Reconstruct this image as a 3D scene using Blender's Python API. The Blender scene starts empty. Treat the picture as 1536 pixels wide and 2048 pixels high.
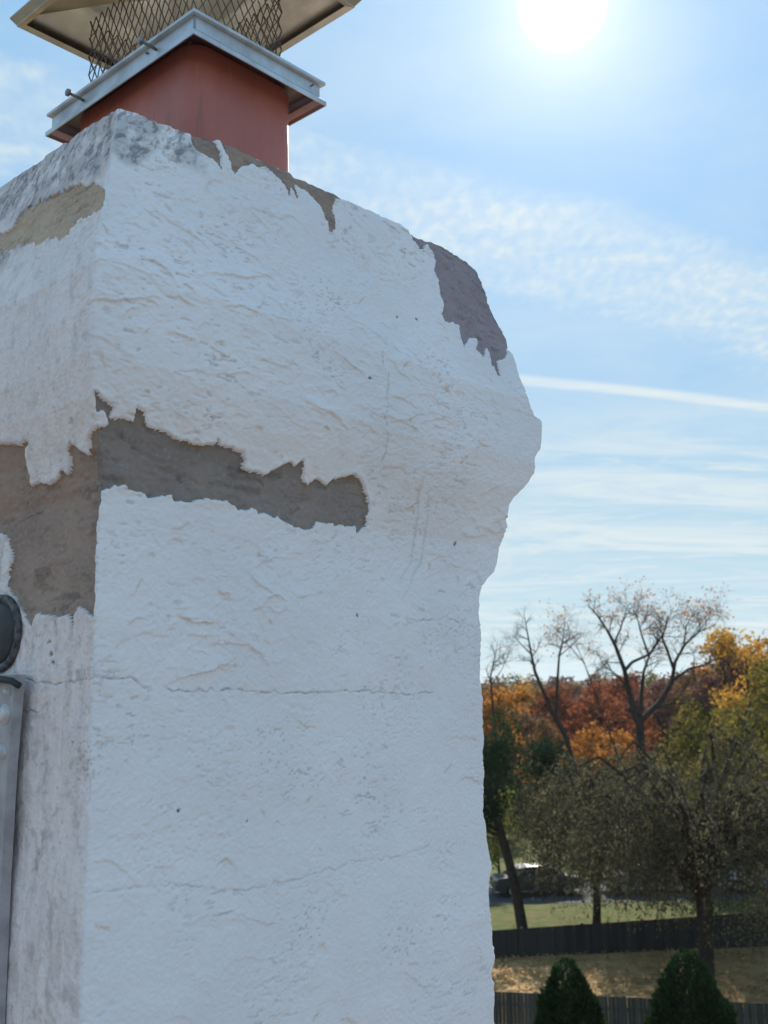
import bpy, math, random
import numpy as np
from mathutils import Vector, Matrix

random.seed(7)
scene = bpy.context.scene
COL = scene.collection

# ------------------------------------------------------------------ camera
cam_d = bpy.data.cameras.new('camera')
cam = bpy.data.objects.new('camera', cam_d); COL.objects.link(cam); scene.camera = cam
PITCH, ROLL, FPX = math.radians(9.874), 0.02, 2120.0
F = Vector((0, math.cos(PITCH), math.sin(PITCH))); U0 = Vector((0, -math.sin(PITCH), math.cos(PITCH))); R0 = Vector((1, 0, 0))
Rr = R0*math.cos(ROLL) - U0*math.sin(ROLL); Ur = R0*math.sin(ROLL) + U0*math.cos(ROLL)
cam.matrix_world = Matrix(((Rr.x, Ur.x, -F.x, 0), (Rr.y, Ur.y, -F.y, 0), (Rr.z, Ur.z, -F.z, 10.0), (0, 0, 0, 1)))
cam_d.sensor_fit = 'AUTO'; cam_d.sensor_width = 36.0; cam_d.lens = FPX/2048*36.0
cam_d.clip_start = 0.05; cam_d.clip_end = 6000
cam_d.dof.use_dof = True; cam_d.dof.focus_distance = 2.0; cam_d.dof.aperture_fstop = 8.5

# ------------------------------------------------------------------ light, sky, exposure
SUN = Vector((0.1587, 0.8056, 0.5708)).normalized()
EXPOSURE = 1.18
SKY_STRENGTH = 0.10
SUN_STRENGTH = 3.8
vs = scene.view_settings
vs.view_transform = 'Standard'; vs.look = 'None'; vs.gamma = 1; vs.use_curve_mapping = False
vs.exposure = EXPOSURE

sun_d = bpy.data.lights.new('sun', 'SUN'); sun_d.energy = SUN_STRENGTH; sun_d.angle = math.radians(0.53); sun_d.color = (1.0, 0.93, 0.82)
sun = bpy.data.objects.new('sun', sun_d); COL.objects.link(sun)
sun.rotation_euler = (-SUN).to_track_quat('-Z', 'Y').to_euler(); sun.location = (20, 100, 80)

world = bpy.data.worlds.new('World'); scene.world = world; world.use_nodes = True
world.cycles.sampling_method = 'MANUAL'; world.cycles.sample_map_resolution = 512

class NT:
    """small helper for building node trees"""
    def __init__(s, tree): s.t = tree; s.n = tree.nodes; s.l = tree.links
    def node(s, typ, ins=None, **kw):
        nd = s.n.new(typ)
        for k, v in kw.items(): setattr(nd, k, v)
        if ins:
            for k, v in ins.items(): s.put(nd.inputs[k], v)
        return nd
    def put(s, sock, v):
        if isinstance(v, bpy.types.NodeSocket): s.l.new(v, sock)
        elif isinstance(v, bpy.types.Node): s.l.new(v.outputs[0], sock)
        else: sock.default_value = v
    def m(s, op, a, b=None, c=None, clamp=False):
        nd = s.n.new('ShaderNodeMath'); nd.operation = op; nd.use_clamp = clamp
        for i, v in enumerate((a, b, c)):
            if v is not None: s.put(nd.inputs[i], v)
        return nd.outputs[0]
    def vm(s, op, a, b=None):
        nd = s.n.new('ShaderNodeVectorMath'); nd.operation = op
        s.put(nd.inputs[0], a)
        if b is not None: s.put(nd.inputs[1], b)
        return nd.outputs['Value'] if op in ('DOT_PRODUCT', 'LENGTH') else nd.outputs[0]
    def ss(s, v, lo, hi, a=0.0, b=1.0):
        nd = s.n.new('ShaderNodeMapRange'); nd.interpolation_type = 'SMOOTHSTEP'
        for i, x in enumerate((v, lo, hi, a, b)): s.put(nd.inputs[i], x)
        return nd.outputs[0]
    def mix(s, f, a, b, blend='MIX'):
        nd = s.n.new('ShaderNodeMix'); nd.data_type = 'RGBA'; nd.blend_type = blend
        s.put(nd.inputs[0], f); s.put(nd.inputs[6], a); s.put(nd.inputs[7], b)
        return nd.outputs[2]
    def noise(s, vec, scale, detail=4, rough=.55, dist=0.0):
        nd = s.n.new('ShaderNodeTexNoise'); nd.inputs['Scale'].default_value = scale; nd.inputs['Detail'].default_value = detail
        nd.inputs['Roughness'].default_value = rough; nd.inputs['Distortion'].default_value = dist
        if vec is not None: s.put(nd.inputs['Vector'], vec)
        return nd.outputs[0]

def c4(r, g, b): return (r, g, b, 1.0)

def build_world():
    w = NT(world.node_tree); w.n.clear()
    d = w.node('ShaderNodeTexCoord').outputs['Generated']
    sky = w.node('ShaderNodeTexSky', sky_type='NISHITA', sun_disc=False)
    sky.sun_elevation = math.asin(SUN.z); sky.sun_rotation = math.atan2(SUN.x, SUN.y)
    sky.altitude = 100; sky.air_density = 1.0; sky.dust_density = 0.6; sky.ozone_density = 1.6
    sep = w.node('ShaderNodeSeparateXYZ', {0: d}).outputs
    up = w.m('MAXIMUM', sep[2], 0.0)
    den = w.m('ADD', up, 0.10)
    p = w.node('ShaderNodeCombineXYZ', {0: w.m('DIVIDE', sep[0], den), 1: w.m('DIVIDE', sep[1], den), 2: 0.0}).outputs[0]
    def stretch(rot, sx, sy):
        mp = w.node('ShaderNodeMapping', {'Vector': p, 'Rotation': (0, 0, rot), 'Scale': (sx, sy, 1)}); return mp.outputs[0]
    # mottled altocumulus sheet
    bw = w.vm('DOT_PRODUCT', d, (0.2585, -0.4242, 0.8679))
    wob = w.noise(p, 2.2, 3)
    bw = w.m('ADD', bw, w.m('MULTIPLY', w.m('SUBTRACT', wob, 0.5), 0.05))
    sheet = w.m('MULTIPLY', w.ss(bw, 0.060, 0.022), w.ss(bw, -0.075, -0.028))
    cells = w.noise(stretch(0.35, 46, 26), 1.0, 1.5, .45, .35)
    cells2 = w.noise(stretch(-.25, 4.5, 9), 1.0, 6, .62, .6)
    mott = w.m('MULTIPLY', sheet, w.m('ADD', w.ss(cells2, .2, .8, .22, .50), w.m('MULTIPLY', w.ss(cells, .25, .85), w.ss(cells2, .25, .75, .15, .62))), clamp=True)
    # contrail
    cb = w.vm('DOT_PRODUCT', d, (0.1211, -0.3019, 0.9456))
    cwob = w.noise(stretch(0.0, 1.4, 1.4), 1.0, 2)
    cb = w.m('ADD', cb, w.m('MULTIPLY', w.m('SUBTRACT', cwob, 0.5), 0.012))
    trail_n = w.noise(stretch(.16, 3.0, 22), 1.0, 4)
    trail = w.m('MULTIPLY', w.m('MULTIPLY', w.ss(w.m('ABSOLUTE', cb), 0.0085, 0.0010), w.ss(trail_n, .15, .6, .6, 1)), 1.0)
    # low cirrus, drawn out nearly level
    c1 = w.noise(stretch(.30, .6, 1.5), 1.0, 8, .64, 1.8)
    low = w.m('MULTIPLY', w.ss(sep[2], .30, .20), w.ss(sep[2], -.02, .04))
    c2 = w.noise(stretch(.35, .9, 2.0), 1.0, 7, .66, 2.2)
    wisp = w.m('MULTIPLY', low, w.m('MAXIMUM', w.ss(c1, .40, .66, .05, .90), w.ss(c2, .44, .68, 0, .75)))
    # high thin veil and scattered flecks everywhere
    c3 = w.noise(stretch(-.5, 1.6, 2.6), 1.0, 8, .65, .4)
    c4n = w.noise(stretch(.2, 30, 30), 1.0, 3, .6, .4)
    fleck = w.m('MULTIPLY', w.ss(c3, .58, .76), w.ss(c4n, .30, .75, .25, .60))
    veil = w.ss(c3, .30, .75, .0, .34)
    cover = w.m('MAXIMUM', w.m('MAXIMUM', mott, trail), w.m('MAXIMUM', wisp, w.m('MAXIMUM', fleck, veil)), clamp=True)
    # pale air towards the horizon
    hz = w.ss(sep[2], .30, 0.0, 0.0, .35)
    base = w.vm('MULTIPLY', sky.outputs[0], (.26, .27, .30))
    base = w.mix(w.ss(sep[2], .02, .5, .86, .86), base, w.mix(w.ss(sep[2], .0, .45), c4(2.05, 3.06, 3.62), c4(1.40, 2.68, 4.12)))
    col = w.mix(hz, base, c4(2.45, 3.3, 3.6))
    cloud = w.mix(w.ss(sep[2], 0, .4), c4(3.35, 3.7, 3.8), c4(3.15, 3.6, 3.8))
    col = w.mix(cover, col, cloud)
    # sun seen through thin cloud: aureole
    cs = w.vm('DOT_PRODUCT', w.vm('NORMALIZE', d), tuple(SUN))
    ang = w.m('ARCCOSINE', w.m('MINIMUM', cs, 1.0))
    core = w.m('MULTIPLY', w.ss(ang, .040, .008), 12.0)
    halo = w.m('MULTIPLY', w.m('POWER', 2.718, w.m('MULTIPLY', ang, -7.5)), 1.30)
    halo2 = w.m('MULTIPLY', w.m('POWER', 2.718, w.m('MULTIPLY', ang, -26.0)), 3.0)
    glow = w.m('ADD', w.m('ADD', core, halo), halo2)
    gcol = w.vm('MULTIPLY', w.node('ShaderNodeCombineXYZ', {0: glow, 1: glow, 2: glow}).outputs[0], (1.0, .89, .80))
    col = w.vm('ADD', col, gcol)
    bg = w.node('ShaderNodeBackground', {'Color': col, 'Strength': SKY_STRENGTH})
    out = w.node('ShaderNodeOutputWorld'); w.l.new(bg.outputs[0], out.inputs[0])
build_world()

# ------------------------------------------------------------------ helpers
MATS = {}
def material(name):
    m = bpy.data.materials.new(name); m.use_nodes = True; t = NT(m.node_tree); t.n.clear(); MATS[name] = m
    out = t.node('ShaderNodeOutputMaterial')
    return m, t, out
def principled(t, out, **kw):
    b = t.node('ShaderNodeBsdfPrincipled')
    for k, v in kw.items(): t.put(b.inputs[k.replace('_', ' ')], v)
    t.l.new(b.outputs[0], out.inputs[0]); return b
def bump(t, h, strength, dist):
    return t.node('ShaderNodeBump', {'Height': h, 'Strength': strength, 'Distance': dist}).outputs[0]

def mesh_np(name, verts, quads, tint=None, smooth=False, extra=None):
    me = bpy.data.meshes.new(name)
    verts = np.ascontiguousarray(verts, np.float32); quads = np.ascontiguousarray(quads, np.int32)
    k = quads.shape[1]
    me.vertices.add(len(verts)); me.vertices.foreach_set('co', verts.ravel())
    me.loops.add(quads.size); me.loops.foreach_set('vertex_index', quads.ravel())
    me.polygons.add(len(quads))
    me.polygons.foreach_set('loop_start', np.arange(0, quads.size, k, dtype=np.int32))
    if smooth: me.polygons.foreach_set('use_smooth', np.ones(len(quads), bool))
    if tint is not None:
        at = me.attributes.new('tint', 'FLOAT', 'POINT'); at.data.foreach_set('value', np.ascontiguousarray(tint, np.float32))
    if extra is not None:
        at = me.attributes.new('wear', 'FLOAT_COLOR', 'POINT'); at.data.foreach_set('color', np.ascontiguousarray(extra, np.float32).ravel())
    me.update(calc_edges=True)
    return me
def link(name, me, mat=None, parent=None, label=None, cat=None, group=None, kind=None):
    o = bpy.data.objects.new(name, me); COL.objects.link(o)
    if me is not None and mat is not None and len(me.materials) == 0: me.materials.append(MATS[mat] if isinstance(mat, str) else mat)
    if parent is not None: o.parent = parent
    tag(o, label, cat, group, kind); return o
def tag(o, label=None, cat=None, group=None, kind=None):
    if label: o['label'] = label
    if cat: o['category'] = cat
    if group: o['group'] = group
    if kind: o['kind'] = kind
    return o
def empty(name, loc=(0, 0, 0), rz=0.0, **kw):
    o = bpy.data.objects.new(name, None); COL.objects.link(o); o.location = loc; o.rotation_euler = (0, 0, rz); o.empty_display_size = .2
    return tag(o, **kw)

class MB:
    """collects simple shapes into one mesh"""
    def __init__(s): s.v = []; s.f = []
    def add(s, vs_, fs_):
        o = len(s.v); s.v += [tuple(v) for v in vs_]; s.f += [tuple(i+o for i in f) for f in fs_]; return s
    def box(s, lo, hi, M=None):
        x0, y0, z0 = lo; x1, y1, z1 = hi
        vv = [Vector(p) for p in ((x0,y0,z0),(x1,y0,z0),(x1,y1,z0),(x0,y1,z0),(x0,y0,z1),(x1,y0,z1),(x1,y1,z1),(x0,y1,z1))]
        if M is not None: vv = [M @ v for v in vv]
        return s.add(vv, ((3,2,1,0),(4,5,6,7),(0,1,5,4),(1,2,6,5),(2,3,7,6),(3,0,4,7)))
    def tube(s, pts, radii, k=6, caps=True):
        pts = [Vector(p) for p in pts]; rings = []
        for i, p in enumerate(pts):
            t = (pts[min(i+1, len(pts)-1)] - pts[max(i-1, 0)]).normalized()
            a = t.orthogonal().normalized() if i == 0 else (a - t*a.dot(t)).normalized()
            b = t.cross(a); r = radii if isinstance(radii, (int, float)) else radii[i]
            rings.append([p + (a*math.cos(2*math.pi*j/k) + b*math.sin(2*math.pi*j/k))*r for j in range(k)])
        vv = [v for r in rings for v in r]; ff = []
        for i in range(len(pts)-1):
            for j in range(k): ff.append((i*k+j, i*k+(j+1) % k, (i+1)*k+(j+1) % k, (i+1)*k+j))
        if caps: ff.append(tuple(range(k))[::-1]); ff.append(tuple((len(pts)-1)*k+j for j in range(k)))
        return s.add(vv, ff)
    def lathe(s, prof, k=24, M=None):
        vv = []; ff = []
        for r, z in prof:
            for j in range(k):
                v = Vector((r*math.cos(2*math.pi*j/k), r*math.sin(2*math.pi*j/k), z)); vv.append(M @ v if M is not None else v)
        for i in range(len(prof)-1):
            for j in range(k): ff.append((i*k+j, i*k+(j+1) % k, (i+1)*k+(j+1) % k, (i+1)*k+j))
        ff.append(tuple(range(k))[::-1]); ff.append(tuple((len(prof)-1)*k+j for j in range(k)))
        return s.add(vv, ff)
    def mesh(s, name, smooth=False):
        me = bpy.data.meshes.new(name); me.from_pydata(s.v, [], s.f)
        if smooth: me.polygons.foreach_set('use_smooth', np.ones(len(me.polygons), bool))
        me.update(); return me

# numpy value noise, 2D, -1..1
def _h(ix, iy, seed):
    h = (ix.astype(np.uint32)*np.uint32(374761393) + iy.astype(np.uint32)*np.uint32(668265263) + np.uint32((seed*2246822519) & 0xffffffff))
    h = (h ^ (h >> np.uint32(13)))*np.uint32(1274126177); h ^= h >> np.uint32(16)
    return (h & np.uint32(0xffff)).astype(np.float32)/32767.5 - 1.0
def vnoise(x, y, seed=0):
    x = np.asarray(x, np.float32); y = np.asarray(y, np.float32)
    xf = np.floor(x); yf = np.floor(y); fx = x-xf; fy = y-yf
    ix = xf.astype(np.int64); iy = yf.astype(np.int64)
    fx = fx*fx*fx*(fx*(fx*6-15)+10); fy = fy*fy*fy*(fy*(fy*6-15)+10)
    a = _h(ix, iy, seed); b = _h(ix+1, iy, seed); c = _h(ix, iy+1, seed); d = _h(ix+1, iy+1, seed)
    return (a*(1-fx)+b*fx)*(1-fy) + (c*(1-fx)+d*fx)*fy
def fbm(x, y, seed=0, oct=4, gain=.5):
    s = 0; amp = 1; tot = 0
    for i in range(oct):
        s = s + amp*vnoise(x*2**i + 17.3*i, y*2**i - 9.1*i, seed+i*31); tot += amp; amp *= gain
    return s/tot
def sstep(a, b, x):
    t = np.clip((x-a)/(b-a), 0, 1); return t*t*(3-2*t)
# ------------------------------------------------------------------ materials
def mat_stucco():
    m, t, out = material('stucco_paint')
    geo = t.node('ShaderNodeNewGeometry').outputs['Position']
    at = t.node('ShaderNodeAttribute', attribute_name='wear')
    sp = t.node('ShaderNodeSeparateColor', {0: at.outputs['Color']}).outputs
    age = at.outputs['Alpha']
    n1 = t.noise(geo, 3.2, 7, .66); n2 = t.noise(geo, 90.0, 4, .6); n3 = t.noise(geo, 420.0, 2, .6)
    base = t.mix(t.ss(n1, .3, .7), c4(.88, .86, .88), c4(.81, .795, .815))
    streak = t.noise(t.node('ShaderNodeMapping', {'Vector': geo, 'Scale': (34, 34, 9)}).outputs[0], 1.0, 6, .68, .8)
    old = t.mix(t.ss(streak, .38, .72), c4(.84, .75, .735), c4(.66, .58, .56))
    old = t.mix(t.ss(n2, .54, .80, 0, .8), old, c4(.36, .33, .32))
    base = t.mix(age, base, old)
    base = t.mix(sp[0], base, c4(.60, .42, .27))
    base = t.mix(sp[1], base, t.mix(age, c4(.17, .165, .17), c4(.24, .19, .165)))
    base = t.mix(sp[2], base, c4(.085, .08, .095))
    base = t.mix(t.ss(n3, .62, .80, 0, .22), base, c4(.40, .40, .42))
    b = principled(t, out, Base_Color=base, Roughness=.72, Specular_IOR_Level=.3)
    hb = t.m('ADD', t.m('MULTIPLY', n2, .6), t.m('MULTIPLY', n3, .25))
    t.l.new(bump(t, hb, .60, .0022), b.inputs['Normal'])
def mat_mortar(name, ca, cb, cc):
    m, t, out = material(name)
    geo = t.node('ShaderNodeNewGeometry').outputs['Position']
    n1 = t.noise(geo, 9.0, 5, .6); n2 = t.noise(geo, 120.0, 5, .65); n3 = t.noise(geo, 700.0, 2)
    base = t.mix(t.ss(n1, .3, .7), ca, cb)
    base = t.mix(t.ss(n2, .50, .75), base, cc)
    at = t.node('ShaderNodeAttribute', attribute_name='wear')
    sp = t.node('ShaderNodeSeparateColor', {0: at.outputs['Color']}).outputs
    base = t.mix(sp[0], base, c4(.30, .21, .10)); base = t.mix(sp[1], base, c4(.07, .065, .065))
    b = principled(t, out, Base_Color=base, Roughness=.92, Specular_IOR_Level=.15)
    t.l.new(bump(t, t.m('ADD', n2, t.m('MULTIPLY', n3, .5)), .5, .002), b.inputs['Normal'])
def mat_terracotta():
    m, t, out = material('terracotta')
    geo = t.node('ShaderNodeNewGeometry').outputs['Position']
    n1 = t.noise(geo, 8.0, 4); n2 = t.noise(geo, 260.0, 4, .6)
    base = t.mix(t.ss(n1, .3, .7), c4(.50, .165, .125), c4(.42, .135, .11))
    base = t.mix(t.ss(n2, .55, .8, 0, .5), base, c4(.46, .20, .15))
    st = t.noise(t.node('ShaderNodeMapping', {'Vector': geo, 'Scale': (38, 38, 5)}).outputs[0], 1.0, 6, .68, .5)
    base = t.mix(t.ss(st, .50, .74, 0, .38), base, c4(.17, .085, .08)); base = t.mix(t.ss(st, .40, .26, 0, .35), base, c4(.55, .34, .30))
    b = principled(t, out, Base_Color=base, Roughness=.5, Specular_IOR_Level=.5)
    t.l.new(bump(t, n2, .25, .001), b.inputs['Normal'])
def mat_metal(name, col, rough, metallic=.95, spot=None):
    m, t, out = material(name)
    geo = t.node('ShaderNodeNewGeometry').outputs['Position']
    n1 = t.noise(geo, 14.0, 4, .6); n2 = t.noise(geo, 200.0, 3)
    base = t.mix(t.ss(n1, .3, .75), c4(*col), c4(*(x*.78 for x in col)))
    if spot: base = t.mix(t.ss(n2, .58, .75, 0, .7), base, c4(*spot))
    b = principled(t, out, Base_Color=base, Metallic=metallic, Roughness=t.ss(n1, .2, .8, rough*.8, rough*1.25))
    t.l.new(bump(t, n1, .06, .01), b.inputs['Normal'])
def mat_plain(name, ca, cb, scale, rough=.85, spec=.2, bstr=.3, bdist=.01, metallic=0.0):
    m, t, out = material(name)
    geo = t.node('ShaderNodeTexCoord').outputs['Object']
    n1 = t.noise(geo, scale, 5, .6)
    b = principled(t, out, Base_Color=t.mix(t.ss(n1, .32, .68), c4(*ca), c4(*cb)), Roughness=rough, Specular_IOR_Level=spec, Metallic=metallic)
    if bstr: t.l.new(bump(t, n1, bstr, bdist), b.inputs['Normal'])
def mat_leaf(name, cols, trans=.45):
    m, t, out = material(name)
    at = t.node('ShaderNodeAttribute', attribute_name='tint').outputs['Fac']
    rr = t.node('ShaderNodeValToRGB'); t.put(rr.inputs[0], at)
    el = rr.color_ramp.elements
    while len(el) < len(cols): el.new(0.5)
    for i, cc in enumerate(cols): el[i].position = i/(len(cols)-1); el[i].color = c4(*cc)
    df = t.node('ShaderNodeBsdfDiffuse', {'Color': rr.outputs[0]}); tr = t.node('ShaderNodeBsdfTranslucent', {'Color': rr.outputs[0]})
    mx = t.node('ShaderNodeMixShader', {0: trans, 1: df.outputs[0], 2: tr.outputs[0]}); t.l.new(mx.outputs[0], out.inputs[0])
mat_stucco()
mat_mortar('fresh_mortar', c4(.325, .285, .265), c4(.265, .235, .225), c4(.37, .325, .305))
mat_mortar('taupe_mortar', c4(.40, .295, .24), c4(.31, .235, .20), c4(.44, .34, .285))
mat_mortar('mauve_mortar', c4(.37, .31, .325), c4(.30, .255, .275), c4(.41, .345, .36))
mat_mortar('sandy_render', c4(.56, .43, .32), c4(.46, .345, .255), c4(.62, .50, .40))
mat_mortar('crown_mortar', c4(.34, .30, .27), c4(.26, .23, .21), c4(.38, .34, .30))
mat_terracotta()
mat_metal('galvanised', (.60, .63, .66), .55)
mat_metal('hood_steel', (.52, .48, .42), .40)
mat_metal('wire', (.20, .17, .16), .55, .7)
mat_metal('bolt_steel', (.30, .29, .29), .45, .9, (.25, .14, .08))
mat_plain('grey_paint', (.44, .425, .44), (.32, .31, .325), 26, .6, .3, .3, .003)
mat_plain('bolt_paint', (.66, .64, .64), (.45, .43, .44), 60, .5, .4, .3, .003)
mat_plain('black_rubber', (.018, .024, .030), (.035, .04, .045), 60, .55, .4, .3, .002)
mat_plain('worn_rim', (.035, .04, .045), (.16, .155, .155), 80, .7, .3, .4, .003)

# ------------------------------------------------------------------ chimney
ANG = math.radians(42.3)
D1 = np.array([math.sin(ANG), math.cos(ANG), 0.0]); E2 = np.array([-math.cos(ANG), math.sin(ANG), 0.0])
T0 = np.array([-.4482, 1.70, 0.0]); U1, V1, ZB = .80, .74, 7.2
OZ = np.array([[7, .085], [8.5, .082], [9.55, .074], [9.8, .062], [10.0, .057], [10.13, .058], [10.26, .052], [10.33, .052], [10.40, .068], [10.466, .090], [10.53, .102], [10.6, .103], [10.68, .1], [10.87, .045], [11.02, 0.], [11.3, -.08]])
QE = np.array([(-2000, 100), (300, 94), (398, 91), (440, 87), (462, 97), (515, 92), (561, 89), (597, 90), (613, 94), (640, 111), (704, 103), (746, 96), (859, 105), (991, 110), (1043, 104), (1124, 110), (1214, 119), (1237, 130), (1255, 151), (1273, 180), (1326, 201), (1371, 211), (1409, 205), (1425, 208), (1449, 222), (1481, 261), (1507, 281), (1545, 285), (1560, 300), (1569, 309), (1594, 316), (1636, 324), (1645, 322), (1650, 295), (1683, 277), (1739, 269), (1794, 269), (1844, 269), (1862, 262), (1905, 248), (1936, 237), (1993, 244), (2020, 236), (2035, 222), (2300, 200)], float)/1000
P1 = [(2,1471),(12,1465),(27,1459),(34,1453),(27,1439),(44,1439),(63,1441),(67,1469),(80,1455),(86,1437),(111,1437),(130,1431),(151,1425),(171,1421),(190,1425),(216,1429),(216,1441),(225,1431),(254,1431),(271,1425),(276,1401),(302,1397),(323,1397),(355,1413),(365,1421),(403,1429),(405,1421),(407,1401),(420,1390),(438,1405),(468,1403),(503,1417),(530,1429),(547,1425),(561,1413),(573,1378),(575,1354),(585,1334),(563,1324),(559,1306),(549,1328),(489,1326),(451,1328),(444,1316),(422,1308),(395,1314),(364,1322),(336,1326),(314,1324),(302,1336),(280,1330),(257,1336),(226,1338),(197,1336),(163,1330),(137,1322),(132,1338),(106,1330),(87,1328),(67,1338),(48,1340),(27,1340),(10,1328),(2,1324),(-28,1322),(-23,1411),(-4,1423),(19,1431),(15,1441),(2,1443),(-2,1453)]
P2 = [(328,1443),(266,1431),(242,1437),(235,1431),(252,1423),(252,1397),(245,1378),(244,1364),(208,1362),(171,1356),(149,1362),(129,1374),(106,1362),(98,1382),(103,1401),(89,1409),(70,1401),(48,1388),(29,1378),(17,1407),(-17,1401),(-11,1324),(0,1294),(10,1264),(8,1232),(5,1208),(7,1186),(10,1170),(5,1153),(10,1131),(34,1135),(56,1149),(70,1133),(77,1113),(92,1137),(130,1135),(173,1143),(201,1143),(216,1125),(237,1137),(257,1153),(278,1168),(321,1196),(326,1222),(316,1244),(329,1266),(345,1284),(367,1296),(462,1300),(407,1455)]
P3 = [(735,2055),(748,2025),(760,2003),(796,2023),(807,2007),(812,1989),(800,1957),(812,1935),(795,1899),(795,1870),(774,1846),(779,1828),(819,1828),(817,1802),(824,1772),(850,1806),(875,1808),(862,1778),(884,1764),(905,1796),(905,1764),(903,1748),(913,1754),(913,1726),(927,1730),(925,1764),(968,1788),(987,1814),(999,1794),(1180,1822),(1180,2120),(740,2120)]
P4 = [(31,2035),(62,2021),(115,2029),(147,2031),(159,2003),(185,1997),(209,1991),(218,1979),(218,2021),(201,2043),(214,2053),(226,2025),(238,2005),(249,1981),(261,2003),(286,2021),(324,2033),(362,2019),(383,1989),(389,2011),(403,1991),(398,2025),(434,2019),(465,1999),(482,1967),(486,1941),(505,1957),(499,2001),(508,2037),(560,2050),(560,2120),(31,2120)]
P5 = [(-12,1816),(-2,1784),(65,1796),(94,1782),(146,1776),(245,1790),(338,1816),(408,1826),(486,1838),(513,1874),(441,1872),(381,1882),(326,1901),(257,1895),(171,1884),(80,1874),(17,1842)]

def seg_dist(px, pz, poly, closed=True):
    d = np.full(px.shape, 9e9, np.float32); n = len(poly)
    for i in range(n if closed else n-1):
        x0, z0 = poly[i]; x1, z1 = poly[(i+1) % n]; dx, dz = x1-x0, z1-z0
        L = dx*dx+dz*dz+1e-12; t = np.clip(((px-x0)*dx+(pz-z0)*dz)/L, 0, 1)
        d = np.minimum(d, (px-x0-t*dx)**2+(pz-z0-t*dz)**2)
    return np.sqrt(d)
def sdf(px, pz, poly):
    inside = np.zeros(px.shape, bool); n = len(poly)
    for i in range(n):
        x0, z0 = poly[i]; x1, z1 = poly[(i+1) % n]
        if z0 == z1: continue
        cond = ((z0 > pz) != (z1 > pz)) & (px < (x1-x0)*(pz-z0)/(z1-z0)+x0); inside ^= cond
    d = seg_dist(px, pz, poly); return np.where(inside, -d, d)

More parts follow.
